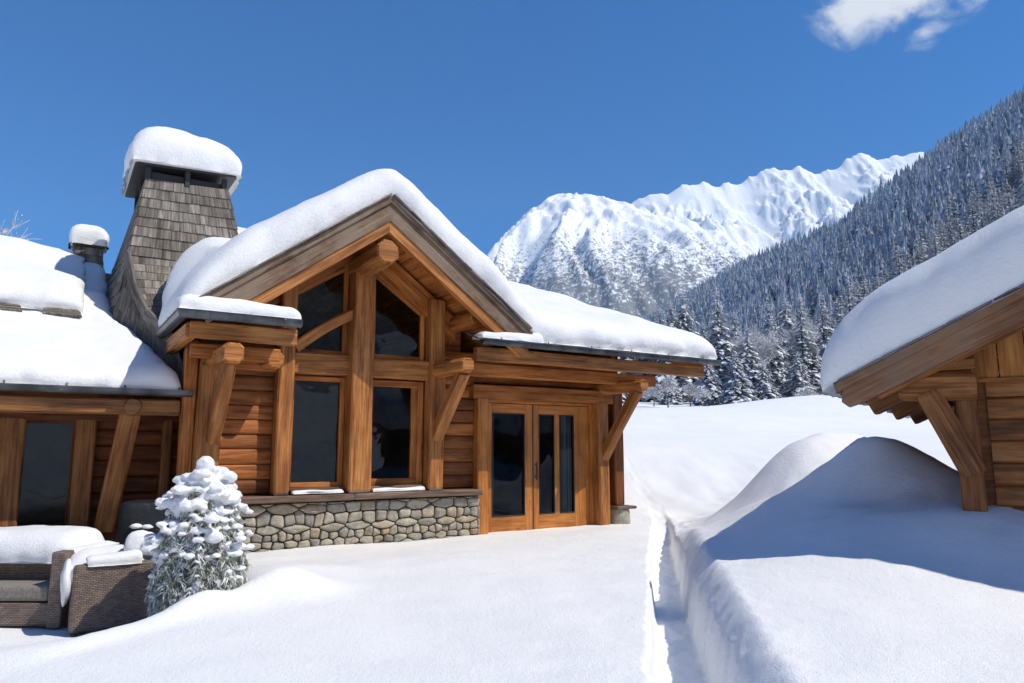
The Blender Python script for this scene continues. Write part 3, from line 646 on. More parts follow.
# stone base
def clip(poly, a, b, c):
    out = []
    for i in range(len(poly)):
        p, q = poly[i], poly[(i+1) % len(poly)]; dp, dq = a*p[0]+b*p[1]-c, a*q[0]+b*q[1]-c
        if dp <= 0: out.append(p)
        if dp*dq < 0: t = dp/(dp-dq); out.append((p[0]+(q[0]-p[0])*t, p[1]+(q[1]-p[1])*t))
    return out
def stone_face(mb, x0, x1, z0, z1, y, rowh=.108, seed=1, asp=1.9):
    rd = random.Random(seed); pts = []
    z = z0
    r_ = 0
    while z < z1:
        x = x0-rd.random()*.2; h = rowh*rd.choice((.55, .8, 1.0, 1.25, 1.5))*rd.uniform(.9, 1.1)
        while x < x1+.1:
            w = max(.09, h*asp*rd.uniform(.45, 1.7)); pts.append((x+w/2, z+h/2+rd.uniform(-.12, .12)*h, rd.uniform(.85, 1.15))); x += w
        z += h
    sx = 1.7
    for i, (px, pz, _) in enumerate(pts):
        poly = [(x0/sx, z0), (x1/sx, z0), (x1/sx, z1), (x0/sx, z1)]
        for j, (qx, qz, _) in enumerate(pts):
            if i == j or abs(qx-px) > .7 or abs(qz-pz) > .5: continue
            a, b_ = (qx-px)/sx, qz-pz; c = a*(px+qx)/2/sx+b_*(pz+qz)/2
            poly = clip(poly, a, b_, c)
            if not poly: break
        if len(poly) < 3: continue
        poly = [(p[0]*sx, p[1]) for p in poly]
        cx = sum(p[0] for p in poly)/len(poly); cz = sum(p[1] for p in poly)/len(poly)
        # shrink by mortar gap, round with Chaikin
        g = .006; P = []
        for p in poly:
            d = math.hypot(p[0]-cx, p[1]-cz); k = max(.3, 1-g*1.4/max(d, .02)); P.append((cx+(p[0]-cx)*k, cz+(p[1]-cz)*k))
        for _ in range(2):
            Q = []
            for k in range(len(P)):
                p, q = P[k], P[(k+1) % len(P)]; Q += [(p[0]*.84+q[0]*.16, p[1]*.84+q[1]*.16), (p[0]*.16+q[0]*.84, p[1]*.16+q[1]*.84)]
            P = Q
        n = len(P); r = rd.random(); dep = rd.uniform(.02, .055); base = len(mb.v); sd = rd.random()*40
        for (k, dy) in ((1.0, .03), (.985, -dep*.45), (.90, -dep*.85), (.62, -dep*1.05), (.3, -dep*1.1)):
            for p in P:
                x, z_ = cx+(p[0]-cx)*k, cz+(p[1]-cz)*k
                mb.v.append((x, y+dy+(.008*math.sin(x*31+sd)+.008*math.sin(z_*37+sd) if dy < 0 else 0), z_))
        mb.v.append((cx, y-dep*1.1, cz))
        for k in range(4):
            for j in range(n):
                ids = (base+k*n+j, base+k*n+(j+1) % n, base+(k+1)*n+(j+1) % n, base+(k+1)*n+j)
                mb.face(ids, [(0, 0)]*4, 0, r, k > 0)
        for j in range(n): mb.face((base+4*n+j, base+4*n+(j+1) % n, base+5*n), [(0, 0)]*3, 0, r, True)
mb = MB(); stone_face(mb, -4.2, -.19, -.35, .60, -.20, seed=4); box(mb, -4.2, -.19, -.19, .1, -.4, .6, m=1, ch=.002)
build('stone_wall', mb, [M['stone'], M['mortar']], H)
mb = MB(); beam(mb, (-4.25, -.17, .665), (-2.3, -.17, .665), .34, .09, ch=.012); beam(mb, (-2.295, -.17, .667), (-.20, -.17, .667), .34, .09, ch=.012); build('sill', mb, M['sill'], H)
# door-side plinth
mb = MB(); 
V, F = blob_arrays((2.78, -.12, .06), (.21, .19, .27), 3.3, 20, 14, .05)
V[:, 2] = np.clip(V[:, 2], -.3, .27); c = V[:, :2]-np.array([2.78, -.12]); k = np.linalg.norm(c, axis=1); V[:, :2] = np.array([2.78, -.12])+c/np.maximum(k, .01)[:, None]*np.where(k > .06, .19+.25*(k-.19), k)[:, None]
for f in F: mb.quadish([V[i] for i in f], None, 0, .3, False)
o = build('stone_plinth', mb, M['stone'], H); mb = MB(); beam(mb, (2.58, -.12, .30), (3.02, -.12, .30), .4, .05, ch=.01); build('plinth_cap', mb, M['sill'], o)

# gutters: half-round channel
def gutter(pts, rad=.075, name='gutter', every=.85):
    mb = MB(); prof = [(math.cos(a)*rad, math.sin(a)*rad) for a in [math.pi*(1+i/8) for i in range(9)]]
    prof = prof+[(rad+.012, 0), (rad+.012, .014), (rad-.008, .012), (rad*.85*math.cos(-.4), rad*.85*math.sin(-.4)), (0, -rad*.85), (-rad*.85*math.cos(-.4), rad*.85*math.sin(-.4)), (-rad+.008, .012)]
    n = len(prof); dirs = []
    P = [Vector(p) for p in pts]
    for i in range(len(P)):
        d = (P[min(i+1, len(P)-1)]-P[max(i-1, 0)]).normalized(); s = Vector((d.y, -d.x, 0)).normalized()
        if 0 < i < len(P)-1: 
            d1 = (P[i]-P[i-1]).normalized(); s1 = Vector((d1.y, -d1.x, 0)).normalized(); s = s/max(.3, s.dot(s1))
        dirs.append(s)
    b = len(mb.v)
    for p, s in zip(P, dirs):
        for (x, z) in prof: mb.v.append(tuple(p+s*x+Vector((0, 0, z))))
    for i in range(len(P)-1):
        for k in range(n):
            mb.face((b+i*n+k, b+i*n+(k+1) % n, b+(i+1)*n+(k+1) % n, b+(i+1)*n+k), [(0, 0)]*4, 0, .5, False)
    for i in (0, len(P)-1): mb.face([b+i*n+k for k in range(n)], [(0, 0)]*n, 0, .5)
    # straps and joints
    for i in range(len(P)-1):
        L = (P[i+1]-P[i]).length; q = .3
        while q < L-.05:
            c = P[i].lerp(P[i+1], q/L); d = (P[i+1]-P[i]).normalized(); s = Vector((d.y, -d.x, 0))
            bb = len(mb.v)
            for e in (-.014, .014):
                for a in [math.pi*(1+i2/8) for i2 in range(9)]: mb.v.append(tuple(c+d*e+s*math.cos(a)*(rad+.006)+Vector((0, 0, math.sin(a)*(rad+.006)))))
            for k in range(8): mb.face((bb+k, bb+k+1, bb+9+k+1, bb+9+k), [(0, 0)]*4, 0, .2)
            beam(mb, c+s*(rad+.008)+Vector((0, 0, 0)), c+s*(rad-.01)+Vector((0, 0, .05)), .02, .008, wob=0, n=2, ch=.001)
            q += every
    return build(name, mb, M['zinc'], H)
gutter([(-.78, -1.27, 2.92), (4.24, -1.27, 2.92)], .07)
gutter([(-4.80, .72, 2.93), (-4.80, -1.27, 2.92), (-3.43, -1.27, 2.92)], .075)
mb = MB(); 
for k in range(40):
    x = -.75+k*.124; beam(mb, (x, -1.19, 2.945), (x, -.8, 3.09), .11, .02, wob=0, n=2, ch=.002)
build('eave_shingles', mb, M['shingle'], H); mb = MB()
for k in range(11):
    x = -4.72+k*.12; beam(mb, (x, -1.19, 2.945), (x, -.8, 3.09), .11, .02, wob=0, n=2, ch=.002)
build('eave_shingles', mb, M['shingle'], H)
# ---- chimney clad in shingles
ch_ = MB()
FBL, FBR, FTR, FTL = (-5.20, 2.0, 4.30), (-3.46, 2.0, 4.30), (-3.78, 2.16, 5.68), (-5.03, 2.16, 5.62)
shingles(ch_, FBL, FBR, FTR, FTL, 8, .15)
shingles(ch_, (-5.33, 2.0, 3.1), (-3.4, 2.0, 3.1), (-3.46, 2.02, 4.30), FBL, 7, .17)
shingles(ch_, (-5.33, 4.2, 4.30), FBL, FTL, (-4.96, 3.95, 5.62), 8, .16)
shingles(ch_, (-5.55, 4.4, 3.3), (-5.33, 2.0, 3.1), FBL, (-5.33, 4.2, 4.30), 6, .16)
shingles(ch_, FBR, (-3.46, 4.3, 4.30), (-3.78, 3.95, 5.68), FTR, 8, .16)
shingles(ch_, (-3.46, 4.3, 4.30), (-5.33, 4.2, 4.30), (-4.96, 3.95, 5.62), (-3.78, 3.95, 5.68), 8, .16)
CH = build('chimney', ch_, M['shingle'], H)
mb = MB(); box(mb, -4.96, -3.84, 2.26, 3.9, 5.4, 5.80); 
for (x, y) in ((-5.0, 2.2), (-4.42, 2.17), (-3.84, 2.2), (-5.0, 3.9), (-3.84, 3.9), (-5.0, 3.0), (-3.84, 3.0)): box(mb, x-.04, x+.04, y-.04, y+.04, 5.6, 5.86)
build('dark_flue_fill', mb, M['black'], CH)  # black block stands in for the darkness of the opening; posts carry the cap
mb = MB(); beam(mb, (-5.20, 3.02, 5.85), (-3.66, 3.02, 5.93), 1.86, .06, wob=0, ch=.01); build('chimney_cap', mb, M['black'], CH)  # black colour puts the shade of the cap's underside into the material
snow_slab('snow_cover', M['snow'], CH, 1.62, 1.94, lambda a, b: (-5.23+a, 2.04+b, 5.865+a*.05), lambda a, b: .76-.17*np.clip(a-.6, 0, 2), r=.44, bulge=.13, step=.1, amp=.05, lump=.012, seed=4.2, k=8)
# flared shingle face at the chimney foot and shaded cheek below the verge
mb = MB(); 
def curvepatch(t):  # verge curve from gutter corner to chimney foot
    P = [Vector((-4.80, .72, 3.0)), Vector((-4.95, 1.25, 3.28)), Vector((-5.10, 1.75, 3.75)), Vector((-5.20, 2.0, 4.30))]
    q = t*3; i = min(2, int(q)); return P[i].lerp(P[i+1], q-i)
Vb = [(-4.46, .0, 2.05), (-4.62, .7, 2.42), (-4.95, 1.4, 2.78), (-5.33, 2.0, 3.08)]
for i in range(3): shingles(mb, Vb[i+1], Vb[i], curvepatch(i/3)+Vector((.16*(1-i/3), .05, -.05)), curvepatch((i+1)/3)+Vector((.16*(1-(i+1)/3), .05, -.05)), 6+0*i, .15)
for i in range(3):
    a, b_ = curvepatch(i/3), curvepatch((i+1)/3); 
    Rr0 = lambda p, t: Vector((-4.62+.5*t, p.y, p.z+.12*(1-t)))
    shingles(mb, a, Rr0(a, i/3), Rr0(b_, (i+1)/3), b_, 4, .15, thick=.012)
build('shingle_cheek', mb, M['shingle'], CH)
mb = MB()
for i in range(6): beam(mb, curvepatch(i/6)-Vector((.02, .02, 0)), curvepatch((i+1.02)/6)-Vector((.02, .02, 0)), .05, .17, ch=.006, wob=0, n=2, r=.1)
build('verge_board', mb, M['shingle'], CH)
# ---- main roof snow: one heightfield over the whole roof
A = edge_nodes(9.08, .42, .07, 7); B = edge_nodes(14.9, .30, .085, 7)
a, b = np.meshgrid(A[:, 0], B[:, 0], indexing='ij'); fa, fb = np.meshgrid(A[:, 1], B[:, 1], indexing='ij'); oa, ob = np.meshgrid(A[:, 2], B[:, 2], indexing='ij')
en = 1+.6*noise3(a*1.5, b*1.5, 1.0); en2 = noise3(a*3.1, b*3.1, 8.0)+.5*noise3(a*8, b*8, 8.0)
u = -4.84+a+oa*.05*fb*en; v = -1.24+b+ob*.10*fa*en
u = u+(1-fa)*.03*en2*np.where(a < 4, 1, -1); v = v+(1-fb)*(.03*en2)*np.where(b < 5, 1, 0)
# front edge follows the rake on the gable part; left edge is pulled right behind the hip
left = np.clip(1-(a/2.6), 0, 1); u = u+left*np.interp(b, [0, 1.9, 2.5, 3.3, 15], [0, .0, .12, .55, .75])
zr = np.maximum(roof_main(v), roof_gable(u)); zr = np.minimum(zr, np.maximum(2.98+1.15*(u+4.84), 2.98)+np.clip(v-.7, 0, 1.3)*.85+np.clip(v-1.6, 0, 9)*3+np.clip(u+4.3, 0, 9)*3)
gz_ = 4.82-.73*np.sqrt((u+2.25)**2+.22**2); mz = np.where(v < 6.5, 0, 0)+2.98+.36*7.75-.36*np.sqrt((v-6.5)**2+.3**2)
k = .14; sm_ = np.where(True, k*np.logaddexp(gz_/k, mz/k), 0)
hipz = 2.98+1.15*(u+4.84)+np.clip(v-.7, 0, 1.3)*.85+np.clip(v-1.6, 0, 9)*3+np.clip(u+4.3, 0, 9)*3
k2 = .12; sm_ = -k2*np.logaddexp(-sm_/k2, -hipz/k2)
gab = np.clip(1-np.abs(u+2.25)/2.6, 0, 1); th = .40+.24*sst(gab, .0, .35)
th = th*(1-.0*fa)
F = fa*fb
top_z = zr*(1-F)+(sm_+th)*F
top_z = top_z+(.05*fbm(u*.8, v*.8, 1.0, 2)+.012*fbm(u*5, v*5, 3.0, 3))*F
side = np.sqrt(np.clip(1-F, 0, 1))
uu = u+.035*noise3(u*5, v*5, top_z*6)*side+.015*noise3(u*13, v*13, top_z*13)*side; vv = v+.05*noise3(u*4+40, v*4, top_z*5)*side+.03*noise3(u*11, v*11, top_z*11)*side
P = np.stack([uu, vv, top_z], -1); PB = np.stack([u, v, zr-.015], -1)
grid_mesh('snow_cover', P, M['snow'], roof_o, True, PB)
# snow lips lying in the gutters beside the barge feet
snow_slab('snow_cover', M['snow'], roof_o, 1.42, .42, lambda a, b: (-4.88+a, -1.36+b, 2.955+.05*b), lambda a, b: .17-.03*np.clip(a-.7, 0, 1), r=.13, bulge=.02, step=.05, amp=.02, lump=.012, seed=7.7)
snow_slab('snow_cover', M['snow'], roof_o, 1.1, .34, lambda a, b: (-.80+a, -1.33+b, 2.955+.05*b), lambda a, b: .07+.08*a, r=.1, bulge=.01, step=.05, amp=.02, lump=.012, seed=2.7)

# ---- left wing
mb = MB(); wz = lambda v: 2.12+.5*v
plank_deck(mb, (-13, -.02, wz(-.02)), (-4.46, -.02, wz(-.02)), (-4.46, 5, wz(5)), (-13, 5, wz(5)), .1, 16)
plank_deck(mb, (-13, 5, wz(5)), (-4.46, 5, wz(5)), (-4.46, 9.5, wz(.5)), (-13, 9.5, wz(.5)), .1, 8)
WR = build('wing_roof', mb, M['hutwood'], H)
gutter([(-13, -.08, 2.07), (-4.47, -.08, 2.07)], .07, 'gutter', .62)
mb = MB()
for k in range(70):
    x = -12.9+k*.122; beam(mb, (x, -.03, 2.10), (x, .35, 2.32), .112, .02, wob=0, n=2, ch=.002)
build('eave_shingles', mb, M['shingle'], H)
mb = MB(); beam(mb, (-13, .05, 1.87), (-4.6, .05, 1.86), .14, .20, ch=.02); build('eave_beam', mb, M['hutwood'], H)
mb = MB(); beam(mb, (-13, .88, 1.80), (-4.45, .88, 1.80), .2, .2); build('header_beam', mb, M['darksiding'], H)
for (u0, w) in ((-6.44, .36), (-5.60, .24), (-4.62, .12), (-7.6, .3)):
    mb = MB(); beam(mb, (u0, .86, .2), (u0, .86, 1.75), w, .16, up=(0, 1, 0), ch=.02); build('post', mb, M['hutwood'], H)
mb = MB(); log(mb, (-5.15, 1.0, 1.86), (-5.15, -.06, 1.86), .11, endr=.15); build('outrigger', mb, M['hutwood'], H)
mb = MB(); beam(mb, (-5.30, .80, .3), (-5.16, .12, 1.80), .24, .2, ch=.03, up=(0, 1, 0)); build('brace', mb, M['hutwood'], H)
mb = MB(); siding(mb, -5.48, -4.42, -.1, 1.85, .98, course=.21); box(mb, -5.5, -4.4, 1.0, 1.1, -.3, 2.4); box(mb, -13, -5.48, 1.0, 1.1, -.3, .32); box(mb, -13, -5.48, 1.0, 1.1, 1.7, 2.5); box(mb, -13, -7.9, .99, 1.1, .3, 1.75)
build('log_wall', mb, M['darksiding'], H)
for (x0, x1) in ((-6.32, -5.70), (-7.46, -6.60)):
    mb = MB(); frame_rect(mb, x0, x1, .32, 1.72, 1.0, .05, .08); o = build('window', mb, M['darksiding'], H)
    poly_face('pane', [(x0, 1.0, .32), (x1, 1.0, .32), (x1, 1.0, 1.72), (x0, 1.0, 1.72)], M['glass'], o)
mb = MB(); box(mb, -13, -5.4, .62, .96, .10, .26); build('step', mb, M['sill'], H)
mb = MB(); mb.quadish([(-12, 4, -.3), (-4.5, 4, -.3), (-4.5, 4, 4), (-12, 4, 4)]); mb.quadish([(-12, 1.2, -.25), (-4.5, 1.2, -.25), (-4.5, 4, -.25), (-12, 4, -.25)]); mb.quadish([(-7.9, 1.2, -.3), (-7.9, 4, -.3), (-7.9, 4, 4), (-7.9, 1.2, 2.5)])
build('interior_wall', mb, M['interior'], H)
# wing snow: lower sheet
def wing_fn(a, b):
    v = -.10+b; uR = np.interp(v, [-.2, 0, .6, 1.5, 2.0, 2.4, 6], [-4.62, -4.64, -4.80, -5.08, -5.30, -5.38, -5.38]); f = a/8.4
    u = -13+f*(uR+13); return u, v, np.where(v < 5, wz(v), wz(10-v))+.0
snow_slab('snow_cover', M['snow'], WR, 8.4, 5.6, wing_fn, lambda a, b: .24+.05*noise3(a*.8, b*.8, 2), r=.16, bulge=.05, step=.075, amp=.05, lump=.014, seed=1.1, ra=.25)
# wing snow: thicker upper drift, its lower edge curling over
def wing_fn2(a, b):
    v = 1.90+b; f = a/7.3; u = -13+f*(7.3-.12*np.exp(-((b-.2)/.3)**2)*0); v = v+.35*sst(a, 6.6, 7.3)*0
    return u, v, np.where(v < 5, wz(v), wz(10-v))+.27
snow_slab('snow_cover', M['snow'], WR, 7.25, 4.2, wing_fn2, lambda a, b: (.34+.05*noise3(a*.9, b*.9, 6))*(1-.75*sst(b, 2.4, 3.4))*(1-.6*sst(a, 6.2, 7.2)*sst(b, .5, 1.5)), r=.26, bulge=.10, step=.08, amp=.05, lump=.012, seed=5.1, ra=.4)
for (x0, x1) in ((-13, -6.46), (-6.22, -5.74)):
    mb = MB(); zb_ = float(wz(1.8)); shingles(mb, (x0, 1.76, zb_+.20), (x1, 1.76, zb_+.20), (x1-.05, 1.92, zb_+.34), (x0, 1.92, zb_+.34), 2, .16, thick=.03); beam(mb, (x0, 1.86, zb_+.22), (x1-.03, 1.86, zb_+.22), .16, .14, wob=.004, ch=.02)
    build('ledge_board', mb, M['shingle'], WR)
# small chimney on the wing ridge
mb = MB(); s = .2
for (p, q) in (((-1, -1), (1, -1)), ((1, -1), (1, 1)), ((1, 1), (-1, 1)), ((-1, 1), (-1, -1))):
    cx, cy = -5.66, 5.0
    shingles(mb, (cx+p[0]*.27, cy+p[1]*.27, 4.3), (cx+q[0]*.27, cy+q[1]*.27, 4.3), (cx+q[0]*.21, cy+q[1]*.21, 5.02), (cx+p[0]*.21, cy+p[1]*.21, 5.02), 5, .14)
o = build('small_chimney', mb, M['shingle'], H)
mb = MB(); box(mb, -5.92, -5.40, 4.74, 5.26, 5.02, 5.07); build('chimney_cap', mb, M['black'], o)
snow_slab('snow_cover', M['snow'], o, .56, .56, lambda a, b: (-5.94+a, 4.72+b, 5.07+0*a), lambda a, b: .40+0*a, r=.2, bulge=.06, step=.06, amp=.02, lump=.008, seed=9, k=7)

# ------------------------------------------------------------------ hut on the right
HX, HY = 3.1568, 7.0
T = empty('timber_hut', (HX, HY, 0), -R(35)); tag(T, 'small brown timber hut at right edge with deep smooth roof snow', 'hut')
RX = 5.2; HB = 7.0
hz = lambda x: 1.96+.485*(RX-np.abs(x-RX))
mb = MB()
plank_deck(mb, (.02, .05, hz(.02)-.05), (.02, HB, hz(.02)-.05), (RX, HB, hz(RX)-.05), (RX, .05, hz(RX)-.05), .07, 26)
plank_deck(mb, (RX, .05, hz(RX)-.05), (RX, HB, hz(RX)-.05), (2*RX, HB, hz(2*RX)-.05), (2*RX, .05, hz(2*RX)-.05), .07, 10)
hr_ = build('roof', mb, M['hutwood'], T)
for sg in (0, 1):
    fx = (lambda x: x) if sg == 0 else (lambda x: 2*RX-x)
    mb = MB(); p = [(fx(-.02), 1.965), (fx(RX), hz(RX)+.005), (fx(RX), hz(RX)-.10), (fx(.0), 1.865)]; prism(mb, p, -.03, .08)
    p = [(fx(.06), 1.90), (fx(RX), hz(RX)-.095), (fx(RX), hz(RX)-.27), (fx(.24), hz(.24)-.30), (fx(.10), hz(.1)-.28), (fx(.04), hz(.04)-.20)]; prism(mb, p, .0, .09, axis=(1, .485 if sg == 0 else -.485))
    build('barge_board', mb, M['hutbarge'], T)
    mb = MB(); p = [(fx(.30), hz(.3)-.25), (fx(RX), hz(RX)-.25), (fx(RX), hz(RX)-.33), (fx(.36), hz(.36)-.33)]; prism(mb, p, .10, .2, axis=(1, .485 if sg == 0 else -.485)); build('gable_trim', mb, M['hutwood'], T)
for y in (1.3, 3.0, 5.0):
    mb = MB(); beam(mb, (.10, y, hz(.10)-.22), (2.6, y, hz(2.6)-.22), .20, .20, endr=.06); build('rafter', mb, M['hutwood'], T)
x = .03; mb = MB()
while x < RX:
    w = random.uniform(.13, .22); zz = hz(x)+.012; beam(mb, (x, .03, zz), (x+w*.96, .03, zz+.485*w*.96), .15, .022, wob=0, n=2, ch=.003); x += w
build('shingle_edge', mb, M['shingle'], T)
mb = MB(); siding(mb, 1.2, 9.2, .2, 1.98, .62, course=.2); box(mb, 1.0, 9.3, .64, .75, -.2, 2.0); box(mb, 1.0, 1.1, .7, 6.6, -.2, 2.2); box(mb, 9.2, 9.3, .7, 6.6, -.2, 2.2)
build('log_wall', mb, M['hutwood'], T)
mb = MB(); x = 1.12
while x < 9.2:
    w = random.uniform(.19, .25); zt = float(hz(x+w/2))-.12; box(mb, x+.004, x+w-.004, .60+random.uniform(0, .006), .66, 1.99, zt); x += w
box(mb, 1.1, 9.2, .575, .60, 1.955, 1.992)
build('board_wall', mb, M['hutboard'], T)
mb = MB(); beam(mb, (1.03, .52, .2), (1.03, .52, 2.2), .19, .2, up=(0, 1, 0), ch=.02); build('post', mb, M['hutwood'], T)
mb = MB(); beam(mb, (.50, .42, 1.93), (1.14, .42, 1.91), .26, .28, endr=.12, ch=.06); beam(mb, (.52, .415, 2.13), (1.14, .415, 2.13), .24, .13, endr=.06, ch=.04); build('bracket', mb, M['hutwood'], T)
mb = MB(); beam(mb, (.74, .40, 1.86), (1.06, .40, 1.10), .22, .27, ch=.04, up=(0, 1, 0), endr=.03); build('brace', mb, M['hutwood'], T)
mb = MB(); beam(mb, (.52, .2, 2.02), (.52, 6.6, 2.02), .16, .16); build('purlin', mb, M['hutwood'], T)
def hut_fn(a, b):
    x = -.13+a; return x, -.02+b, hz(x)
snow_slab('snow_cover', M['snow'], hr_, 2*RX+.26, HB+.04, hut_fn, lambda a, b: .75-.25*np.exp(-((a-RX)/.5)**2)+0*b, r=.26, bulge=.08, step=.09, amp=.022, lump=.007, seed=8.1, ra=.60, k=9, bump_f=.6)

# ------------------------------------------------------------------ garden furniture
def wpanel(mb, x0, x1, y0, y1, z0, z1, m=0, ch=.012):
    """wicker box with metric uv"""
    b = len(mb.v); c = [(x0,y0,z0),(x1,y0,z0),(x1,y1,z0),(x0,y1,z0),(x0,y0,z1),(x1,y0,z1),(x1,y1,z1),(x0,y1,z1)]; 
    for f in ((0,1,5,4),(1,2,6,5),(2,3,7,6),(3,0,4,7),(4,5,6,7),(3,2,1,0)):
        P = [c[i] for i in f]
        if f in ((4,5,6,7),(3,2,1,0)): uv = [(p[0], p[1]) for p in P]
        else: uv = [(p[0]+p[1], p[2]) for p in P]
        mb.quadish(P, uv, m, .5)
def bevel(o, w=.015, seg=3):
    md = o.modifiers.new('bevel', 'BEVEL'); md.width = w; md.segments = seg; md.limit_method = 'ANGLE'
def weld(o):
    import bmesh
    bm = bmesh.new(); bm.from_mesh(o.data); bmesh.ops.remove_doubles(bm, verts=bm.verts, dist=1e-4); bm.to_mesh(o.data); bm.free()
def wpart(name, boxes, m_, parent, bv=.015, cut=None):
    mb = MB()
    for q in boxes: wpanel(mb, *q)
    o = build(name, mb, m_, parent); weld(o); bevel(o, bv); return o
# sofa faces the viewer, right arm visible
SX, SY = -4.33, 7.18
S = empty('wicker_sofa', (SX, SY, -.37)); tag(S, 'brown wicker sofa at left edge with a thick snow cap on its backrest', 'sofa')
wpart('base', [(-2.0, -.10, 0, .80, 0.03, .24)], M['wicker'], S)
wpart('seat_cushion', [(-1.98, -.12, .01, .62, .25, .40)], M['cushion'], S, .04)
wpart('backrest', [(-2.0, -.10, .55, .76, .24, .66)], M['wicker'], S)
wpart('armrest', [(-.10, .04, -.03, .82, .02, .72)], M['wicker'], S, .02)
wpart('back_cushion', [(-1.95, -.13, .40, .56, .38, .60)], M['wicker'], S, .03)
snow_slab('snow_cover', M['snow'], S, 1.98, .60, lambda a, b: (-2.05+a, .26+b, .585+.06*b), lambda a, b: .28+0*a, r=.2, bulge=.05, step=.05, amp=.03, lump=.01, seed=6.1, k=7)
snow_slab('snow_cover', M['snow'], S, .16, .7, lambda a, b: (-.10+a, .10+b, .70+0*a), lambda a, b: .03+0*a, r=.06, bulge=.0, step=.04, amp=.0, lump=.004, seed=2.1)
# armchair seen from behind
AC = empty('wicker_armchair', (-3.77, 7.12, -.40), R(32)); tag(AC, 'brown wicker armchair seen from behind, half filled and draped with snow', 'armchair')
wpart('backrest', [(-.36, .36, -.06, .05, .06, .66)], M['wicker'], AC, .03)
wpart('armrest', [(-.36, -.25, .055, .74, .05, .60)], M['wicker'], AC, .03)
wpart('armrest', [(.25, .36, .055, .74, .05, .62)], M['wicker'], AC, .03)
wpart('seat', [(-.245, .245, .055, .70, .10, .38)], M['cushion'], AC, .03)
wpart('leg', [(-.34, -.29, -.04, .0, -.02, .07)], M['black'], AC, .005)
wpart('leg', [(.29, .34, -.04, .0, -.02, .07)], M['black'], AC, .005)
snow_slab('snow_cover', M['snow'], AC, .66, .66, lambda a, b: (-.40+a, -.02+b, .50+.04*b), lambda a, b: .18+.07*noise3(a*3, b*3, 1)+.05*b, r=.16, bulge=.04, step=.04, amp=.03, lump=.012, seed=8.8)
snow_slab('snow_cover', M['snow'], AC, .46, .14, lambda a, b: (-.26+a, -.07+b, .655+.0*b), lambda a, b: .09+.05*a, r=.06, bulge=.02, step=.03, amp=.02, lump=.006, seed=3.8)
# snow tongue hanging over the left arm
V, F = blob_arrays((-.405, .10, .50), (.05, .17, .20), 5.5, 16, 10, .2); link('snow_cover', raw_mesh('snow_tongue', V, F, smooth=True), M['snow'], AC)
mbc = MB(); V, F = blob_arrays((0, 0, 0), (.17, .07, .17), 1.7, 18, 12, .12)
Vr = V @ np.array(Matrix.Rotation(R(28), 3, 'Y')).T + np.array([.22, .28, .73]); o = link('cushion', raw_mesh('cushion', Vr, F, smooth=True), M['cover'], AC)
V, F = blob_arrays((0, 0, 0), (.18, .075, .155), 2.7, 18, 12, .14); Vr = V @ np.array(Matrix.Rotation(R(28), 3, 'Y')).T + np.array([.23, .245, .76]); link('snow_cover', raw_mesh('snow', Vr, F, smooth=True), M['snow'], o)
# covered grill in the shade
GR = empty('covered_grill', (-4.38, 8.95, -.37), R(20)); tag(GR, 'black covered barbecue in the dark corner behind the snowy armchair', 'barbecue')
def taper_box(name, w, d, h, z0, m_, parent, tp=.88, bulge=.03, seed=1):
    n = 28; k = 12; P = np.zeros((k+4, n+1, 3))
    for i in range(k+4):
        t = min(1, i/k); s = (1-(1-tp)*t)
        if i > k: s *= (.93, .6, .0)[i-k-1]
        for j in range(n+1):
            an = 2*math.pi*j/n; c, s_ = math.cos(an), math.sin(an); q = (abs(c)**5+abs(s_)**5)**(-1/5)
            P[i, j] = (w/2*c*q*s*(1+.04*math.sin(an*7+t*3)*(1-t)), d/2*s_*q*s, z0+h*t+(.02, .035, .04)[i-k-1]*1 if i > k else z0+h*t)
    P = P[:, ::-1]; return grid_mesh(name, P, m_, parent)
taper_box('cover', .74, .55, 1.05, 0, M['cover'], GR)
blobs('snow_cover', [((-.12, -.27, .80), (.07, .05, .04), 1.1, .5), ((.0, -.27, .79), (.06, .05, .035), 2.1, .5)], M['snow'], GR)

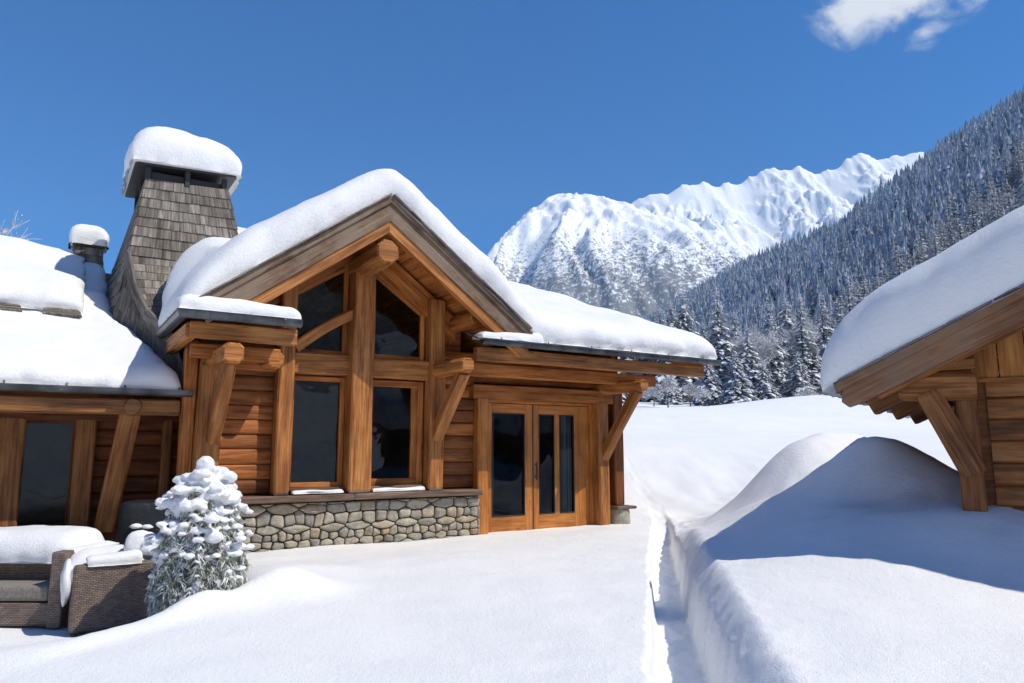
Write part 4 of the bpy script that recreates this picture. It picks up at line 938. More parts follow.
# ------------------------------------------------------------------ vegetation builders
def conifer_arrays(seed, Hh, Rr, levels, per, segs, snow=.5, droop=.35, taper=1.0, base=.08):
    """returns V, F(tri), matidx, rnd: branch fans with side twigs; mat 0 needles, 1 snow"""
    rd = random.Random(seed); V = []; F = []; Mi = []; Rn = []
    def tri(a, b, c, m, r):
        i = len(V); V.extend([a, b, c]); F.append((i, i+1, i+2)); Mi.append(m); Rn.append(r)
    for L in range(levels):
        t = (L+rd.random()*.6)/levels; z = Hh*(base+(1-base)*t); rr = Rr*((1-t)**.85*.95+.05)*rd.uniform(.8, 1.15)
        n = max(4, int(per*(1-.55*t)))
        a0 = rd.random()*6.28
        for k in range(n):
            an = a0+6.283*k/n+rd.uniform(-.3, .3); r_ = rr*rd.uniform(.68, 1.2); ca, sa = math.cos(an), math.sin(an); lift = rd.uniform(-.1, .15)
            pts = []
            for s in range(segs+1):
                q = s/segs; pts.append((r_*q*ca, r_*q*sa, z+r_*(lift*q-droop*q*q)*(1 if t < .9 else .3)))
            rn = rd.random(); 
            for s in range(segs):
                q = (s+.5)/segs; w = (.34 if segs > 2 else .42)*r_*(1-q*.65)*rd.uniform(.7, 1.3); p, p2 = pts[s], pts[s+1]
                for sg in (-1, 1):
                    dx, dy = -sa*sg*w+ca*w*.55, ca*sg*w+sa*w*.55; dz = -w*.28
                    tip = (p[0]+dx, p[1]+dy, p[2]+dz)
                    m = 1 if rd.random() < snow*(.6+.5*t) else 0
                    tri(p, tip, p2, 0, rn*.6+rd.random()*.4)
                    if m: tri((p[0], p[1], p[2]+.03*Rr), (p[0]+dx*.8, p[1]+dy*.8, p[2]+dz*.8+.02*Rr), (p2[0], p2[1], p2[2]+.03*Rr), 1, rn)
    # leader
    for k in range(4):
        an = k*1.57; tri((.04*Rr*math.cos(an), .04*Rr*math.sin(an), Hh*.93), (.04*Rr*math.cos(an+1.57), .04*Rr*math.sin(an+1.57), Hh*.93), (0, 0, Hh*1.03), 0, .9)
    return np.array(V), np.array(F), Mi, Rn
def trunk_mesh(seed, Hh, rad, bend=.02, n=7, k=6):
    P = np.zeros((k+1, n+1, 3)); rd = random.Random(seed)
    for i in range(k+1):
        t = i/k; ox, oy = bend*Hh*math.sin(t*3+seed), bend*Hh*math.cos(t*2+seed)-bend*Hh*math.cos(seed); ox -= bend*Hh*math.sin(seed)
        for j in range(n+1):
            an = 6.283*j/n; r_ = rad*(1-t*.92); P[i, j] = (ox+r_*math.cos(an), oy+r_*math.sin(an), Hh*t*.97-.3)
    return P
def mesh_from_grid(name, P):
    n, m = P.shape[:2]; idx = np.arange(n*m).reshape(n, m); q = np.stack([idx[:-1, :-1], idx[:-1, 1:], idx[1:, 1:], idx[1:, :-1]], -1).reshape(-1, 4)
    return raw_mesh(name, P.reshape(-1, 3), q, smooth=True)
def bare_tree_arrays(seed, Hh, spread=.5, depth=5, r0=.16, twigs=True):
    rd = random.Random(seed); trunkV, trunkF = [], []; V, F, Rn = [], [], []
    def seg(p, q, ra, rb, VV, FF):
        d = (q-p).normalized(); s = d.orthogonal().normalized(); t = d.cross(s); i = len(VV)
        for (c, r_) in ((p, ra), (q, rb)):
            for k in range(4): VV.append(tuple(c+s*r_*math.cos(k*1.571)+t*r_*math.sin(k*1.571)))
        for k in range(4): FF.append((i+k, i+(k+1) % 4, i+4+(k+1) % 4, i+4+k))
    def grow(p, d, L, r_, lev):
        n = 3; q = p
        for i in range(n):
            d = (d+Vector((rd.gauss(0, .12), rd.gauss(0, .12), rd.gauss(0, .08)+.03))).normalized(); q2 = q+d*(L/n)
            ra, rb = r_*(1-.2*i/n), r_*(1-.2*(i+1)/n)
            if lev <= 1: seg(q, q2, ra, rb, trunkV, trunkF)
            else: seg(q, q2, ra, rb, V, F)
            if lev >= 1 and i > 0 and lev < depth:
                for _ in range(2 if lev < depth-1 else 2):
                    dd = (d+Vector((rd.gauss(0, spread), rd.gauss(0, spread), rd.gauss(0, spread*.5)+.05))).normalized(); grow(q2, dd, L*rd.uniform(.42, .62), r_*.5, lev+1)
            q = q2
        if lev < depth:
            for _ in range(3 if lev == 0 else 2):
                dd = (d+Vector((rd.gauss(0, spread), rd.gauss(0, spread), rd.gauss(0, spread*.4)+.12))).normalized(); grow(q, dd, L*rd.uniform(.55, .8), r_*.62, lev+1)
    grow(Vector((0, 0, -.2)), Vector((0, 0, 1)), Hh*.36, r0, 0)
    return np.array(trunkV), np.array(trunkF), np.array(V), np.array(F)
def make_conifer(name, seed, Hh, Rr, levels, per, segs, snow, parts=True, **kw):
    V, F, Mi, Rn = conifer_arrays(seed, Hh, Rr*1.18, levels, per, segs, snow, **kw)
    me = raw_mesh(name+'_crown', V, F, Mi, Rn); tm = mesh_from_grid(name+'_trunk', trunk_mesh(seed, Hh, Hh*.016+.03, .004))
    return me, tm
near_meshes = []
for i, (hh, rr_, sn, dr) in enumerate(((13, 2.9, .62, .38), (11, 3.1, .5, .45), (12, 2.4, .55, .3), (9, 2.9, .68, .4), (12.5, 3.3, .42, .42))):
    near_meshes.append((hh,)+make_conifer('near_conifer', 100+i, hh, rr_, 32, 19, 4, sn, droop=dr))
for hh, cm, tm in near_meshes:
    for m_ in (M['needle'], M['rime']): cm.materials.append(m_)
    tm.materials.append(M['bark'])
def pt(px, py_bottom, Y):   # bearing helper used only to pick where each tree stands in the valley
    s = (px-512)/720/ (math.cos(PITCH)+(py_bottom-341.5)/720*math.sin(PITCH)); return s*Y
tree_n = 0
def put_conifer(px, top, Y, k, label, wide=1.0, group=None, name='conifer_tree'):
    x = pt(px, 400, Y); 
    r2 = math.sin(PITCH)-(top-341.5)/720*math.cos(PITCH); r1 = math.cos(PITCH)+(top-341.5)/720*math.sin(PITCH)
    zt = CZ+r2/r1*Y; zb = gz1(x, Y); hh, cm, tm = near_meshes[k]; s = (zt-zb)/hh
    e = empty(name, (x, Y, zb), random.random()*6.28); e.scale = (s*wide, s*wide, s)
    c = bpy.data.objects.new('crown', cm); C.objects.link(c); c.parent = e; t = bpy.data.objects.new('trunk', tm); C.objects.link(t); t.parent = e
    tag(e, label, 'tree', group)
put_conifer(721, 288, 84, 0, 'tall snow laden conifer rising highest at the forest edge right of the chalet eave', 1.0)
put_conifer(750, 325, 80, 4, 'broad grey green conifer with a visible trunk beside the tallest forest edge conifer', 1.15)
put_conifer(690, 342, 96, 2, 'slim pale conifer just above the snowy right corner of the chalet roof', 1.0)
put_conifer(775, 318, 92, 1, 'frosted conifer behind the pale bare trees in the middle of the clearing edge', 1.0)
put_conifer(800, 352, 82, 3, 'short dense snowy conifer at the foot of the forest left of the hut roof snow', 1.1)
put_conifer(818, 342, 86, 4, 'dark bushy conifer whose crown disappears behind the hut roof snow', 1.1)
put_conifer(828, 292, 105, 0, 'narrow dark conifer standing over the rounded end of the hut roof snow', .85)
put_conifer(857, 277, 112, 2, 'tall slim conifer directly above the hut roof snow, tip highest there', 1.0)
put_conifer(738, 352, 72, 3, 'small squat snow covered conifer in front of the forest edge trunks', 1.1)
put_conifer(765, 362, 76, 3, 'low dark conifer at the snow line between two taller frosted trees', 1.2)
put_conifer(709, 352, 76, 1, 'shaggy frosted conifer close behind the chalet eave corner', 1.1)
put_conifer(790, 300, 110, 2, 'pale narrow conifer rising behind the white frosted bare trees', .9)
put_conifer(672, 372, 82, 3, 'small snowy conifer seen just below the chalet gutter end', 1.2)
# frosted broadleaf trees
bare = []
for i, (hh, sp, dp) in enumerate(((10, .5, 5), (8, .6, 5), (3.6, .8, 4))):
    tv, tf, v_, f_ = bare_tree_arrays(40+i, hh, sp, dp, .12 if hh > 5 else .06)
    a1 = raw_mesh('limbs', tv, tf, smooth=True); a1.materials.append(M['bark']); 
    # frost tufts on the twigs
    rr2 = np.random.default_rng(i); n = 9000 if hh > 5 else 3000; idx = rr2.integers(0, len(v_), n); c = v_[idx]+rr2.normal(0, .10, (n, 3)); sz = rr2.uniform(.03, .10, n)[:, None]
    d1 = rr2.normal(size=(n, 3)); d2 = rr2.normal(size=(n, 3)); TV = np.stack([c, c+d1*sz, c+d2*sz], 1).reshape(-1, 3); TF = np.arange(n*3).reshape(-1, 3)
    f3 = np.concatenate([f_[:, [0, 1, 2]], f_[:, [0, 2, 3]]]); VV = np.concatenate([v_, TV]); FF = np.concatenate([f3, TF+len(v_)])
    a2 = raw_mesh('twigs', VV, FF, rnd=np.random.default_rng(1).random(len(FF))); a2.materials.append(M['frost'])
    bare.append((hh, a1, a2))
def put_bare(px, Y, k, s, label, name='frosted_tree', group=None, cat='tree', wide=1.0, zoff=0):
    x = pt(px, 400, Y); e = empty(name, (x, Y, gz1(x, Y)+zoff), random.random()*6.28); e.scale = (s*wide, s*wide, s)
    for nme, me_ in (('trunk', bare[k][1]), ('crown', bare[k][2])):
        c = bpy.data.objects.new(nme, me_); C.objects.link(c); c.parent = e
    tag(e, label, cat, group)
rg0 = random.Random(31)
for k_ in range(34):
    px_ = rg0.uniform(596, 850); yy_ = rg0.uniform(84, 150); tp_ = 405-rg0.uniform(80, 135)*84/yy_*(1 if px_ > 650 else .75)
    put_conifer(px_, tp_-(yy_-84)*.25, yy_, rg0.randrange(5), 'frosted conifer standing back in the second rank of the forest edge', rg0.uniform(.9, 1.25), 'second rank forest edge conifers')
put_bare(776, 84, 0, 1.05, 'white frosted bare tree in the middle of the forest edge beyond the snow field')
put_bare(793, 96, 0, 1.25, 'tall pale frosted bare tree behind the white one at the forest edge')
put_bare(760, 98, 1, 1.25, 'rounded frosted bare tree between the tall conifers of the forest edge')
put_bare(735, 104, 0, 1.1, 'faint frosted bare tree behind the tallest conifer of the forest edge')
put_bare(668, 66, 2, .95, 'round grey frosted bush on a thin dark stem under the chalet eave', 'frosted_bush', cat='bush', wide=1.3)
put_bare(654, 74, 2, .8, 'small frosted bush against the forest at the far left of the clearing', 'frosted_bush', cat='bush', wide=1.3)
put_bare(690, 70, 2, .85, 'grey frosted bush left of the dark conifers on the snow line', 'frosted_bush', cat='bush', wide=1.4)
put_bare(806, 74, 2, .7, 'low frosted bush at the foot of the forest near the hut roof', 'frosted_bush', cat='bush', wide=1.5)
# bare tree behind the wing roof, far left
e = empty('frosted_tree', (-23.6, 26.5, 1.9), .4); e.scale = (1.0,)*3
for nme, me_ in (('trunk', bare[0][1]), ('crown', bare[0][2])):
    c = bpy.data.objects.new(nme, me_); C.objects.link(c); c.parent = e
tag(e, 'bare frosted tree peeping over the wing roof at the far left', 'tree')

# snowy conifer shrub by the armchair
CB = (-2.86, 6.72)
SH = empty('conifer_shrub', (CB[0]+.04, CB[1], -.1)); tag(SH, 'young green conifer bowed under clumps of snow beside the stone wall', 'shrub')
def shrub_arrays(seed, Hh, Rr, nb, needles=True):
    rd = random.Random(seed); V = []; F = []; Rn = []; snow = []
    def quad(a, b, c, d, r): i = len(V); V.extend([tuple(a), tuple(b), tuple(c), tuple(d)]); F.append((i, i+1, i+2, i+3)); Rn.append(r)
    for k in range(nb):
        t = (k/nb)**1.0; z = Hh*(.08+.86*t); an = k*2.399+rd.uniform(-.3, .3); env = math.sqrt(max(0, 1-((t-.38)/.68)**2)); Lb = Rr*max(.12, env)*rd.uniform(.75, 1.12)
        d = Vector((math.cos(an), math.sin(an), .35)); p = Vector((0, 0, z)); segs = 6; pts = [p]
        for s in range(segs):
            q = (s+1)/segs; d = (d+Vector((0, 0, -.30-.1*q))).normalized(); p = p+d*(Lb/segs); pts.append(p)
        for s in range(segs):
            p0, p1 = pts[s], pts[s+1]; dd = (p1-p0).normalized(); side = dd.cross(Vector((0, 0, 1))).normalized()
            for j in range(7):
                q = rd.random(); c = p0.lerp(p1, q); sg = rd.choice((-1, 1)); ln = rd.uniform(.06, .13)*(1.0 if s > 0 else .6)
                w = rd.uniform(.0035, .007); nd_ = (dd*rd.uniform(.3, 1.0)+side*sg*rd.uniform(.3, 1.1)+Vector((0, 0, rd.uniform(-.75, .25)))).normalized(); pw = nd_.cross(Vector((rd.gauss(0, 1), rd.gauss(0, 1), rd.gauss(0, 1)))).normalized()*w
                m1 = c+nd_*ln*.5+Vector((0, 0, -.004)); e_ = c+nd_*ln+Vector((0, 0, -.02))
                quad(c-pw, c+pw, m1+pw*1.2, m1-pw*1.2, rd.random()); quad(m1-pw*1.2, m1+pw*1.2, e_+pw*.2, e_-pw*.2, rd.random())
                # side needles
                for _ in range(3):
                    c2 = c+nd_*ln*rd.random(); n2 = (nd_+Vector((rd.gauss(0, .8), rd.gauss(0, .8), rd.gauss(0, .6)))).normalized(); l2 = rd.uniform(.025, .05); w2 = n2.cross(Vector((rd.gauss(0, 1), rd.gauss(0, 1), 1))).normalized()*.003
                    quad(c2-w2, c2+w2, c2+n2*l2+w2*.3, c2+n2*l2-w2*.3, rd.random())
            if rd.random() < (.22+.75*t)*(0.35+.65*(s/segs)):
                sz = rd.uniform(.014, .034)*(1+.8*t*(rd.random() < .5)); c = p0.lerp(p1, .5)+Vector((0, 0, sz*.35)); snow.append(((c.x, c.y, c.z), (sz*rd.uniform(1, 1.7), sz*rd.uniform(1, 1.7), sz*.75), rd.random()*50, .45))
    return np.array(V), np.array(F), Rn, snow
V, F, Rn, sn = shrub_arrays(5, 1.26, .53, 380)
me = raw_mesh('foliage', V, F, rnd=Rn); link('foliage', me, M['shrubneedle'], SH)
rd = random.Random(9)
for k in range(150):
    t = rd.uniform(.34, 1.0)**.8; an = rd.uniform(0, 6.28); rr3 = .45*math.sqrt(max(0, 1-((t-.40)/.64)**2))*rd.uniform(.6, 1); s = rd.uniform(.018, .048)*(1+.6*t)
    sn.append(((rr3*math.cos(an), rr3*math.sin(an), 1.24*t-.02), (s*1.15, s*1.15, s*.72), rd.random()*90, .4))
sn += [((.0, 0, 1.27), (.085, .085, .10), 3, .3), ((.03, -.1, 1.17), (.10, .10, .07), 13, .3), ((-.12, -.12, 1.08), (.09, .09, .06), 23, .3), ((.14, -.14, 1.02), (.10, .09, .06), 33, .3), ((-.02, -.28, .93), (.09, .08, .055), 43, .3), ((.22, -.25, .66), (.09, .07, .06), 53, .3), ((-.25, -.2, .95), (.09, .08, .06), 63, .3)]
blobs('snow_cover', sn, M['snow'], SH, .011)
link('trunk', mesh_from_grid('trunk', trunk_mesh(3, 1.2, .03, .01)), M['bark'], SH)
# low bush between armchair and shrub
LB = empty('low_bush', (-3.30, 7.62, -.3)); tag(LB, 'low dark bush under a flat pad of snow left of the snow clumped conifer', 'bush')
V, F, Rn, s2 = shrub_arrays(15, .72, .42, 70); link('foliage', raw_mesh('foliage', V, F, rnd=Rn), M['shrubneedle'], LB)
rd = random.Random(4); s2 = s2+[((rd.uniform(-.36, .25), rd.uniform(-.25, .15), .66+rd.uniform(-.05, .04)), (rd.uniform(.10, .16), rd.uniform(.1, .14), .07), rd.random()*70, .4) for _ in range(14)]
blobs('snow_cover', s2, M['snow'], LB, .014)

# ------------------------------------------------------------------ forested hillside
def hill_z(X, Y):
    xc = np.interp(Y, [0, 471, 606, 700, 766, 880, 1073, 1290, 1600, 1900], [358, 358, 378, 380, 351, 312, 286, 261, 225, 190])
    d = xc-X; z = 251-.81*d; z = np.where(d < 0, 251+.25*d, z)
    z = z - 10*np.exp(-(d/40)**2)
    z = z+9*fbm(X/90, Y/140, 3.0, 3)*sst(238-z, 0, 30)+2.5*fbm(X/25, Y/25, 1.0, 2)
    return z*(1-sst(Y, 1450, 1900))-40*sst(Y, 1450, 1900)
hx = np.linspace(-60, 700, 110); hy = np.concatenate([np.linspace(60, 600, 90), np.linspace(612, 1900, 80)])
HXg, HYg = np.meshgrid(hx, hy, indexing='ij'); m, nt, b = mat('forest_floor_snow'); tc = nd(nt, 'ShaderNodeTexCoord'); n = nz(nt, tc.outputs['Object'], .35, 5, .7); lk(nt, ramp(nt, n.outputs[0], [(.4, (.10,.12,.14)), (.6, (.6,.64,.7))]).outputs[0], b.inputs['Base Color']); M['floor'] = m
bx = np.linspace(-700, 700, 80); by = np.linspace(-620, -90, 50); BX, BY = np.meshgrid(bx, by, indexing='ij')
BZ = 5+np.interp(-BY, [90, 160, 300, 420, 620], [-8, 12, 150, 215, 230])+14*fbm(BX/110, BY/110, 3.0, 4)*sst(-BY, 110, 200)
m, nt, b = mat('forested_slope'); tc = nd(nt, 'ShaderNodeTexCoord'); n = nz(nt, tc.outputs['Object'], .03, 6, .75); lk(nt, ramp(nt, n.outputs[0], [(.50, (.02,.03,.035)), (.66, (.5,.55,.6))]).outputs[0], b.inputs['Base Color'])
tag(grid_mesh('hillside', np.stack([BX, BY, BZ], -1), m), kind='structure')
tag(grid_mesh('hillside', np.stack([HXg, HYg, hill_z(HXg, HYg)], -1), M['floor']), kind='structure')
pts = []
step = 4.9
ys = 92.0
while ys < 1380:
    st = step*(1+.35*min(1, (ys-90)/900)); xs = np.arange(-40, 420, st)+np.random.default_rng(int(ys)).uniform(-.45, .45, len(np.arange(-40, 420, st)))*st
    yy = ys+np.random.default_rng(int(ys)+1).uniform(-.45, .45, len(xs))*st
    hz_ = hill_z(xs, yy); gz_2 = base_hr(yy); s = xs/yy; keep = (s > .10) & (s < .82) & (hz_ > gz_2-3.0)
    keep &= np.random.default_rng(int(ys)+2).random(len(xs)) > .06
    for x, y, z in zip(xs[keep], yy[keep], np.maximum(hz_, gz_2-.5)[keep]): pts.append((x, y, z))
    ys += st
pts = np.array(pts); pts = pts[np.argsort(pts[:, 1]+pts[:, 0]*.2)]
print('forest trees', len(pts))
mid_meshes = []
for i in range(6):
    V, F, Mi, Rn = conifer_arrays(300+i, 14, (3.0, 2.6, 3.2, 2.8, 3.0, 2.4)[i], 17, 12, 2, .5, droop=.35)
    tp = trunk_mesh(i, 14, .2, .004); ntv = tp.shape[0]*tp.shape[1]; idx = np.arange(ntv).reshape(tp.shape[:2]); q = np.stack([idx[:-1, :-1], idx[:-1, 1:], idx[1:, 1:]], -1).reshape(-1, 3); q2 = np.stack([idx[:-1, :-1], idx[1:, 1:], idx[1:, :-1]], -1).reshape(-1, 3)
    VV = np.concatenate([V, tp.reshape(-1, 3)]); FF = np.concatenate([F, q+len(V), q2+len(V)]); mi = list(Mi)+[2]*(len(q)*2); rn = list(Rn)+[.5]*(len(q)*2)
    me = raw_mesh('forest_conifer', VV, FF, mi, rn)
    for m_ in (M['needle'], M['rime'], M['bark']): me.materials.append(m_)
    mid_meshes.append(me)
rd = random.Random(77); NI = 285
for k in range(min(NI, len(pts))):
    x, y, z = pts[k]; o = bpy.data.objects.new('forest_conifer', mid_meshes[rd.randrange(6)]); C.objects.link(o); o.location = (x, y, z-.3); s = rd.uniform(.62, 1.12); o.scale = (s, s, s*rd.uniform(.9, 1.1)); o.rotation_euler = (0, 0, rd.random()*6.28)
    tag(o, 'snow dusted conifer among the nearest ranks of the forested slope', 'tree', 'conifers in the lower forest')
# the rest as one mass: jagged layered cones
def far_tree(seed, layers, pts_n):
    rd = random.Random(seed); V = []; F = []; Rn = []
    for L in range(layers):
        t = L/layers; z0 = 14*(.06+.94*t)-.8; z1 = min(14.2, z0+14/layers*2.1); r_ = 2.6*(1-t)**.85+.15; c = len(V); V.append((0, 0, z1)); a0 = rd.random()*6
        for k in range(pts_n):
            an = a0+6.283*k/pts_n; q = r_*(1.15 if k % 2 else .55)*rd.uniform(.75, 1.2); V.append((q*math.cos(an), q*math.sin(an), z0-(.5 if k % 2 else -.3)*rd.uniform(.5, 1.3)))
        for k in range(pts_n): F.append((c, c+1+k, c+1+(k+1) % pts_n)); Rn.append(rd.random())
    return np.array(V), np.array(F), np.array(Rn)
fv = [far_tree(i, 7, 10) for i in range(6)]; fv2 = [far_tree(20+i, 5, 8) for i in range(6)]
VV = []; FF = []; RR = []; k0 = 0; rg = np.random.default_rng(8)
for (x, y, z) in pts[NI:]:
    V, F, Rn = (fv if y < 520 else fv2)[rg.integers(6)]; s = rg.uniform(.55, 1.12); a = rg.uniform(0, 6.28); c, s_ = math.cos(a), math.sin(a); w = s*rg.uniform(.8, 1.15)
    VV.append(np.stack([(V[:, 0]*c-V[:, 1]*s_)*w+x, (V[:, 0]*s_+V[:, 1]*c)*w+y, V[:, 2]*s+z-.3], -1)); FF.append(F+k0); k0 += len(V); RR.append(Rn*.6+rg.random()*.4)
me = raw_mesh('forest', np.concatenate(VV), np.concatenate(FF), rnd=np.concatenate(RR)); o = link('forest', me, M['farneedle'])
tag(o, 'dense dark conifer forest covering the whole steep slope above the hut', 'forest', kind='stuff')

# ------------------------------------------------------------------ mountains
mx = np.arange(-900, 3500, 8.5); my = np.arange(1800, 4700, 10.5); MX, MY = np.meshgrid(mx, my, indexing='ij')
RY = 4300.0
ss = [(-.5,.16),(-.25,.20),(0,.26),(.069,.30),(.106,.322),(.156,.343),(.185,.360),(.222,.366),(.259,.384),(.302,.384),(.339,.391),(.376,.409),(.420,.408),(.448,.397),(.478,.413),(.509,.432),(.537,.419),(.575,.430),(.618,.425),(.70,.40),(.85,.34)]
warp = 150*fbm(MX/800, MY/800, 4.0, 3)
def ridged(x, y, z, o=5, gain=.5):
    s = 0; a = 1.0; f = 1.0; w = 1.0; tot = 0
    for i in range(o):
        n = 1-np.sqrt((noise3(x*f+31*i, y*f, z)*1.3)**2+.0006); n = n*n*w; s = s+a*n; w = np.clip(n*1.8, 0, 1); tot += a; a *= gain; f *= 2.1
    return s/tot
rz = np.interp(MX/RY, [q[0] for q in ss], [q[1]*RY for q in ss])
yl = RY+90*noise3(MX/600, 0*MX, 2.0)
d = np.abs(MY-yl); back = MY > yl
fall = np.where(back, d*.9+30*sst(d, 0, 60), 300*(1-np.exp(-d/330))+d*.34)
z2 = rz-fall
# broad spurs dropping from the crest, with rocky ribs on them
front = np.where(back, 0, 1)
sp1 = ridged((MX+warp)/620, MY/2200, 7.0, 3); sp2 = ridged((MX+warp*.7+.25*(MY-RY))/260+.4*noise3(MX/350, MY/350, 2.2), MY/360, 3.0, 6, .6)
z2 = z2+front*((sp1-.75)*300*sst(d, 40, 700)+(sp2-.62)*165*sst(d, 25, 350))
z2 = z2+front*(ridged(MX/95, MY/130, 11.0, 4, .6)-.6)*55*sst(d, 10, 80)*sst(fbm(MX/400, MY/400, 21.0, 2), -.25, .35)+(ridged(MX/150, 0*MX, 5.0, 4)-.6)*40*np.exp(-d/60)*sst(MX, 500, 1100)
DX, DY = 225.0, 3150.0
dx, dy = MX-DX, MY-DY; dist = np.hypot(np.where(dx < 0, dx*1.7, dx*.72), dy*.8); ang = np.arctan2(dy, dx)
prof = 1122-np.interp(dist, [0, 80, 160, 260, 420, 700, 1100, 1600, 2400], [0, 9, 34, 82, 185, 410, 800, 1250, 2100])
rr_ = np.log(dist/60+1.5)
ribs = ridged(ang*3.1+warp/500+4, rr_*.8, 2.0, 3)-.66; ribs2 = ridged(ang*6+warp/130+.5*noise3(MX/260, MY/260, 8.2), rr_*2.6, 5.0, 6, .6)-.6
z1 = prof+(ribs-.10)*150*sst(dist, 140, 800)+(ribs2-.05)*58*sst(dist, 100, 520)+(ridged(MX/80, MY/120, 13.0, 4, .6)-.6)*30*sst(dist, 80, 300)*sst(fbm(MX/300, MY/300, 25.0, 2), -.3, .3)
kk = 10.0; mxz = np.maximum(z1, z2); MZ = mxz+kk*np.log(np.exp(np.clip((z1-mxz)/kk, -50, 0))+np.exp(np.clip((z2-mxz)/kk, -50, 0)))
MZ = MZ*sst(MY, 1700, 2100)+(1-sst(MY, 1700, 2100))*90
m, nt, b = mat('mountain_snow_and_rock'); ge = nd(nt, 'ShaderNodeNewGeometry'); sep = nd(nt, 'ShaderNodeSeparateXYZ'); lk(nt, ge.outputs['True Normal'], sep.inputs[0]); tc = nd(nt, 'ShaderNodeTexCoord'); sp = nd(nt, 'ShaderNodeSeparateXYZ'); lk(nt, tc.outputs['Object'], sp.inputs[0])
n1 = nz(nt, tc.outputs['Object'], .006, 8, .68); n2 = nz(nt, tc.outputs['Object'], 1, 6, .75, (.022, .022, .012)); n3 = nz(nt, tc.outputs['Object'], .09, 3, .7)
steep = nd(nt, 'ShaderNodeMapRange'); steep.inputs[1].default_value = .80; steep.inputs[2].default_value = .45; lk(nt, sep.outputs[2], steep.inputs[0])
n5 = nz(nt, tc.outputs['Object'], 1, 5, .8, (.06, .06, .03))
f = mul(nt, mul(nt, steep.outputs[0], .42), mul(nt, mul(nt, mul(nt, n2.outputs[0], .6), mul(nt, n5.outputs[0], .85), 'ADD'), mul(nt, n1.outputs[0], .45), 'ADD'), 'ADD')
hi_ = nd(nt, 'ShaderNodeMapRange'); hi_.inputs[1].default_value = 1150; hi_.inputs[2].default_value = 1650; hi_.inputs[3].default_value = 0; hi_.inputs[4].default_value = .085; lk(nt, sp.outputs[2], hi_.inputs[0]); f = mul(nt, f, hi_.outputs[0], 'ADD')
rock = ramp(nt, f, [(1.085, (0,0,0)), (1.21, (1,1,1))])
rc = ramp(nt, n3.outputs[0], [(.35, (.09,.095,.11)), (.65, (.24,.24,.25))])
c = mixc(nt, mul(nt, rock.outputs[0], .8), (.86,.88,.91), rc.outputs[0])
# sparse high forest low on the slopes
lowf = nd(nt, 'ShaderNodeMapRange'); lowf.inputs[1].default_value = 860; lowf.inputs[2].default_value = 350; lk(nt, sp.outputs[2], lowf.inputs[0])
n4 = nz(nt, tc.outputs['Object'], .075, 4, .8); ff = mul(nt, mul(nt, lowf.outputs[0], .30), n4.outputs[0], 'ADD'); fr_ = ramp(nt, mul(nt, ff, mul(nt, n1.outputs[0], .25), 'ADD'), [(.74, (0,0,0)), (.84, (1,1,1))])
c = mixc(nt, mul(nt, fr_.outputs[0], .85), c, (.06,.075,.09)); lk(nt, c, b.inputs['Base Color']); b.inputs['Roughness'].default_value = .8
bump(nt, b, n2.outputs[0], .35, 9); M['mountain'] = m
tag(grid_mesh('mountain_range', np.stack([MX, MY, MZ], -1), M['mountain']), kind='structure')

# ------------------------------------------------------------------ air
mb = MB(); x0, x1, y0, y1, z0, z1_ = -5400, 5400, -1700, 6600, -60, 2300
c = [(x0,y0,z0),(x1,y0,z0),(x1,y1,z0),(x0,y1,z0),(x0,y0,z1_),(x1,y0,z1_),(x1,y1,z1_),(x0,y1,z1_)]
HAZE = 7e-5
me = bpy.data.meshes.new('haze'); me.from_pydata(c, [], [(3,2,1,0),(4,5,6,7),(0,1,5,4),(1,2,6,5),(2,3,7,6),(3,0,4,7)]); 
m = bpy.data.materials.new('haze_air'); m.use_nodes = True; nt = m.node_tree; nt.nodes.clear(); o_ = nd(nt, 'ShaderNodeOutputMaterial'); pv = nd(nt, 'ShaderNodeVolumePrincipled'); pv.inputs['Color'].default_value = (.62, .78, 1, 1); pv.inputs['Density'].default_value = HAZE; pv.inputs['Anisotropy'].default_value = 0; lk(nt, pv.outputs[0], o_.inputs['Volume'])
if HAZE > 0: o = link('haze', me, m); tag(o, 'thin blue air haze over the valley', 'haze', kind='stuff')

# ------------------------------------------------------------------ light
SUN_DIR = Vector((math.cos(R(-20))*math.cos(R(53)), math.sin(R(-20))*math.cos(R(53)), math.sin(R(53))))
sl = bpy.data.lights.new('sun', 'SUN'); sl.energy = 3.7; sl.angle = R(.55); sl.color = (1, .93, .80); so = bpy.data.objects.new('sun', sl); C.objects.link(so); so.rotation_euler = SUN_DIR.to_track_quat('Z', 'Y').to_euler()
W = bpy.data.worlds.new('World'); scene.world = W; W.use_nodes = True; nt = W.node_tree; nt.nodes.clear()
wo = nd(nt, 'ShaderNodeOutputWorld'); bg = nd(nt, 'ShaderNodeBackground'); sky = nd(nt, 'ShaderNodeTexSky', sky_type='NISHITA'); sky.sun_disc = False; sky.sun_elevation = R(53)
sky.sun_rotation = math.atan2(SUN_DIR.x, SUN_DIR.y); sky.altitude = 1500; sky.air_density = 1.0; sky.dust_density = .0; sky.ozone_density = 6.0
tc = nd(nt, 'ShaderNodeTexCoord')
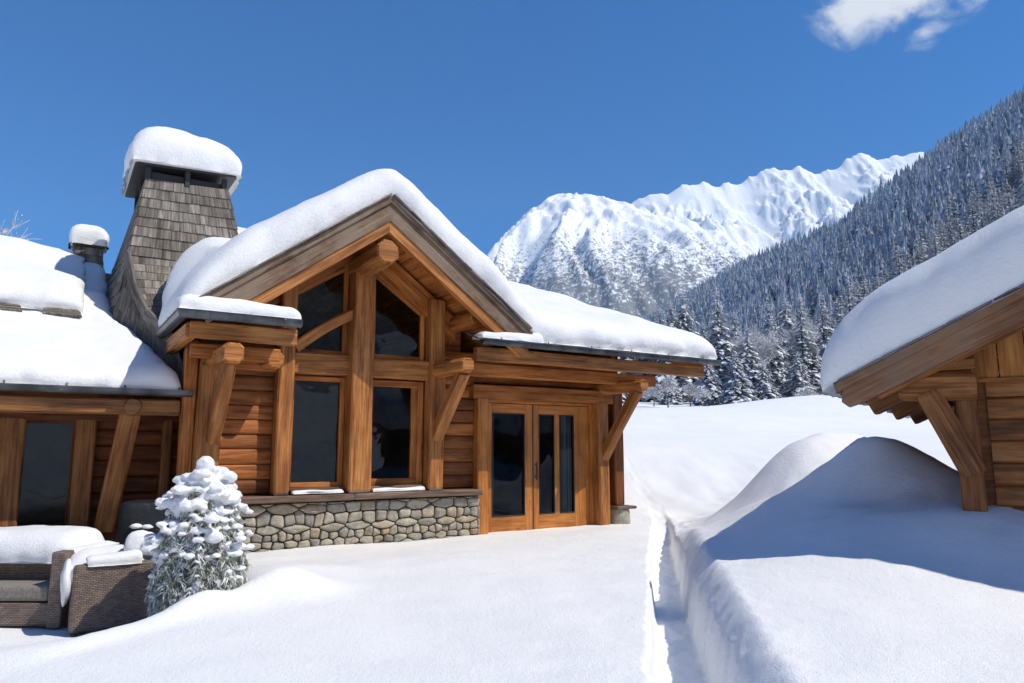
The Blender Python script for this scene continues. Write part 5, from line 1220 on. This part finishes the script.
# thin cirrus high in the north-east
mp = nd(nt, 'ShaderNodeMapping'); lk(nt, tc.outputs['Generated'], mp.inputs[0]); mp.inputs['Scale'].default_value = (5, 5, 9)
cn = nd(nt, 'ShaderNodeTexNoise'); cn.inputs['Scale'].default_value = 1.6; cn.inputs['Detail'].default_value = 8; cn.inputs['Roughness'].default_value = .55; cn.inputs['Distortion'].default_value = .3; lk(nt, mp.outputs[0], cn.inputs[0])
def cloud(center, sx, sz_):
    vs = nd(nt, 'ShaderNodeVectorMath', operation='SUBTRACT'); lk(nt, tc.outputs['Generated'], vs.inputs[0]); vs.inputs[1].default_value = center
    vm = nd(nt, 'ShaderNodeVectorMath', operation='MULTIPLY'); lk(nt, vs.outputs[0], vm.inputs[0]); vm.inputs[1].default_value = (sx, sx*.3, sz_)
    vl = nd(nt, 'ShaderNodeVectorMath', operation='LENGTH'); lk(nt, vm.outputs[0], vl.inputs[0]); r_ = nd(nt, 'ShaderNodeMapRange'); r_.inputs[1].default_value = 1; r_.inputs[2].default_value = 0; lk(nt, vl.outputs[1], r_.inputs[0]); return r_.outputs[0]
def dirv(px, py):
    a_, b_ = (px-512)/720, -(py-341.5)/720; v = Vector((a_, math.cos(PITCH)-b_*math.sin(PITCH), math.sin(PITCH)+b_*math.cos(PITCH))).normalized(); return tuple(v)
mp.inputs['Scale'].default_value = (1, 1, 1.5); cn.inputs['Scale'].default_value = 17; cn.inputs['Roughness'].default_value = .6; cn.inputs['Distortion'].default_value = .5
def el(px, py, w, h): return cloud(dirv(px, py), 720/w, 720/h*.93)
c1 = el(868, -6, 50, 42); c2 = el(930, -12, 60, 32); c3 = el(925, 32, 20, 20)
cc = mul(nt, mul(nt, c1, mul(nt, c2, .9), 'MAXIMUM'), mul(nt, c3, .62), 'MAXIMUM')
cf = mul(nt, mul(nt, cc, 1.25), mul(nt, mul(nt, cn.outputs[0], .5, 'SUBTRACT'), 2.3), 'ADD'); cr = nd(nt, 'ShaderNodeMapRange', interpolation_type='SMOOTHSTEP'); cr.inputs[1].default_value = .12; cr.inputs[2].default_value = 1.05; lk(nt, cf, cr.inputs[0])
edge = nd(nt, 'ShaderNodeMath', operation='MINIMUM'); lk(nt, mul(nt, cc, 5.0), edge.inputs[0]); edge.inputs[1].default_value = 1.0
cfac2 = nd(nt, 'ShaderNodeMath', operation='MULTIPLY'); lk(nt, cr.outputs[0], cfac2.inputs[0]); lk(nt, edge.outputs[0], cfac2.inputs[1])
hs = nd(nt, 'ShaderNodeHueSaturation'); hs.inputs['Saturation'].default_value = 1.56; lk(nt, sky.outputs[0], hs.inputs['Color'])
tint = mixc(nt, 1.0, hs.outputs[0], (.66, .96, 1.0), 'MULTIPLY')
cm_ = mixc(nt, cfac2.outputs[0], tint, (5.4, 5.7, 6.1)); lk(nt, cm_, bg.inputs[0]); bg.inputs[1].default_value = .12; lk(nt, bg.outputs[0], wo.inputs[0])
vs = scene.view_settings; scene.display_settings.display_device = 'sRGB'; vs.view_transform = 'Standard'; vs.look = 'None'; vs.gamma = 1; vs.exposure = .42; vs.use_curve_mapping = False
scene.cycles.max_bounces = 6; scene.cycles.transparent_max_bounces = 12; scene.cycles.volume_bounces = 0
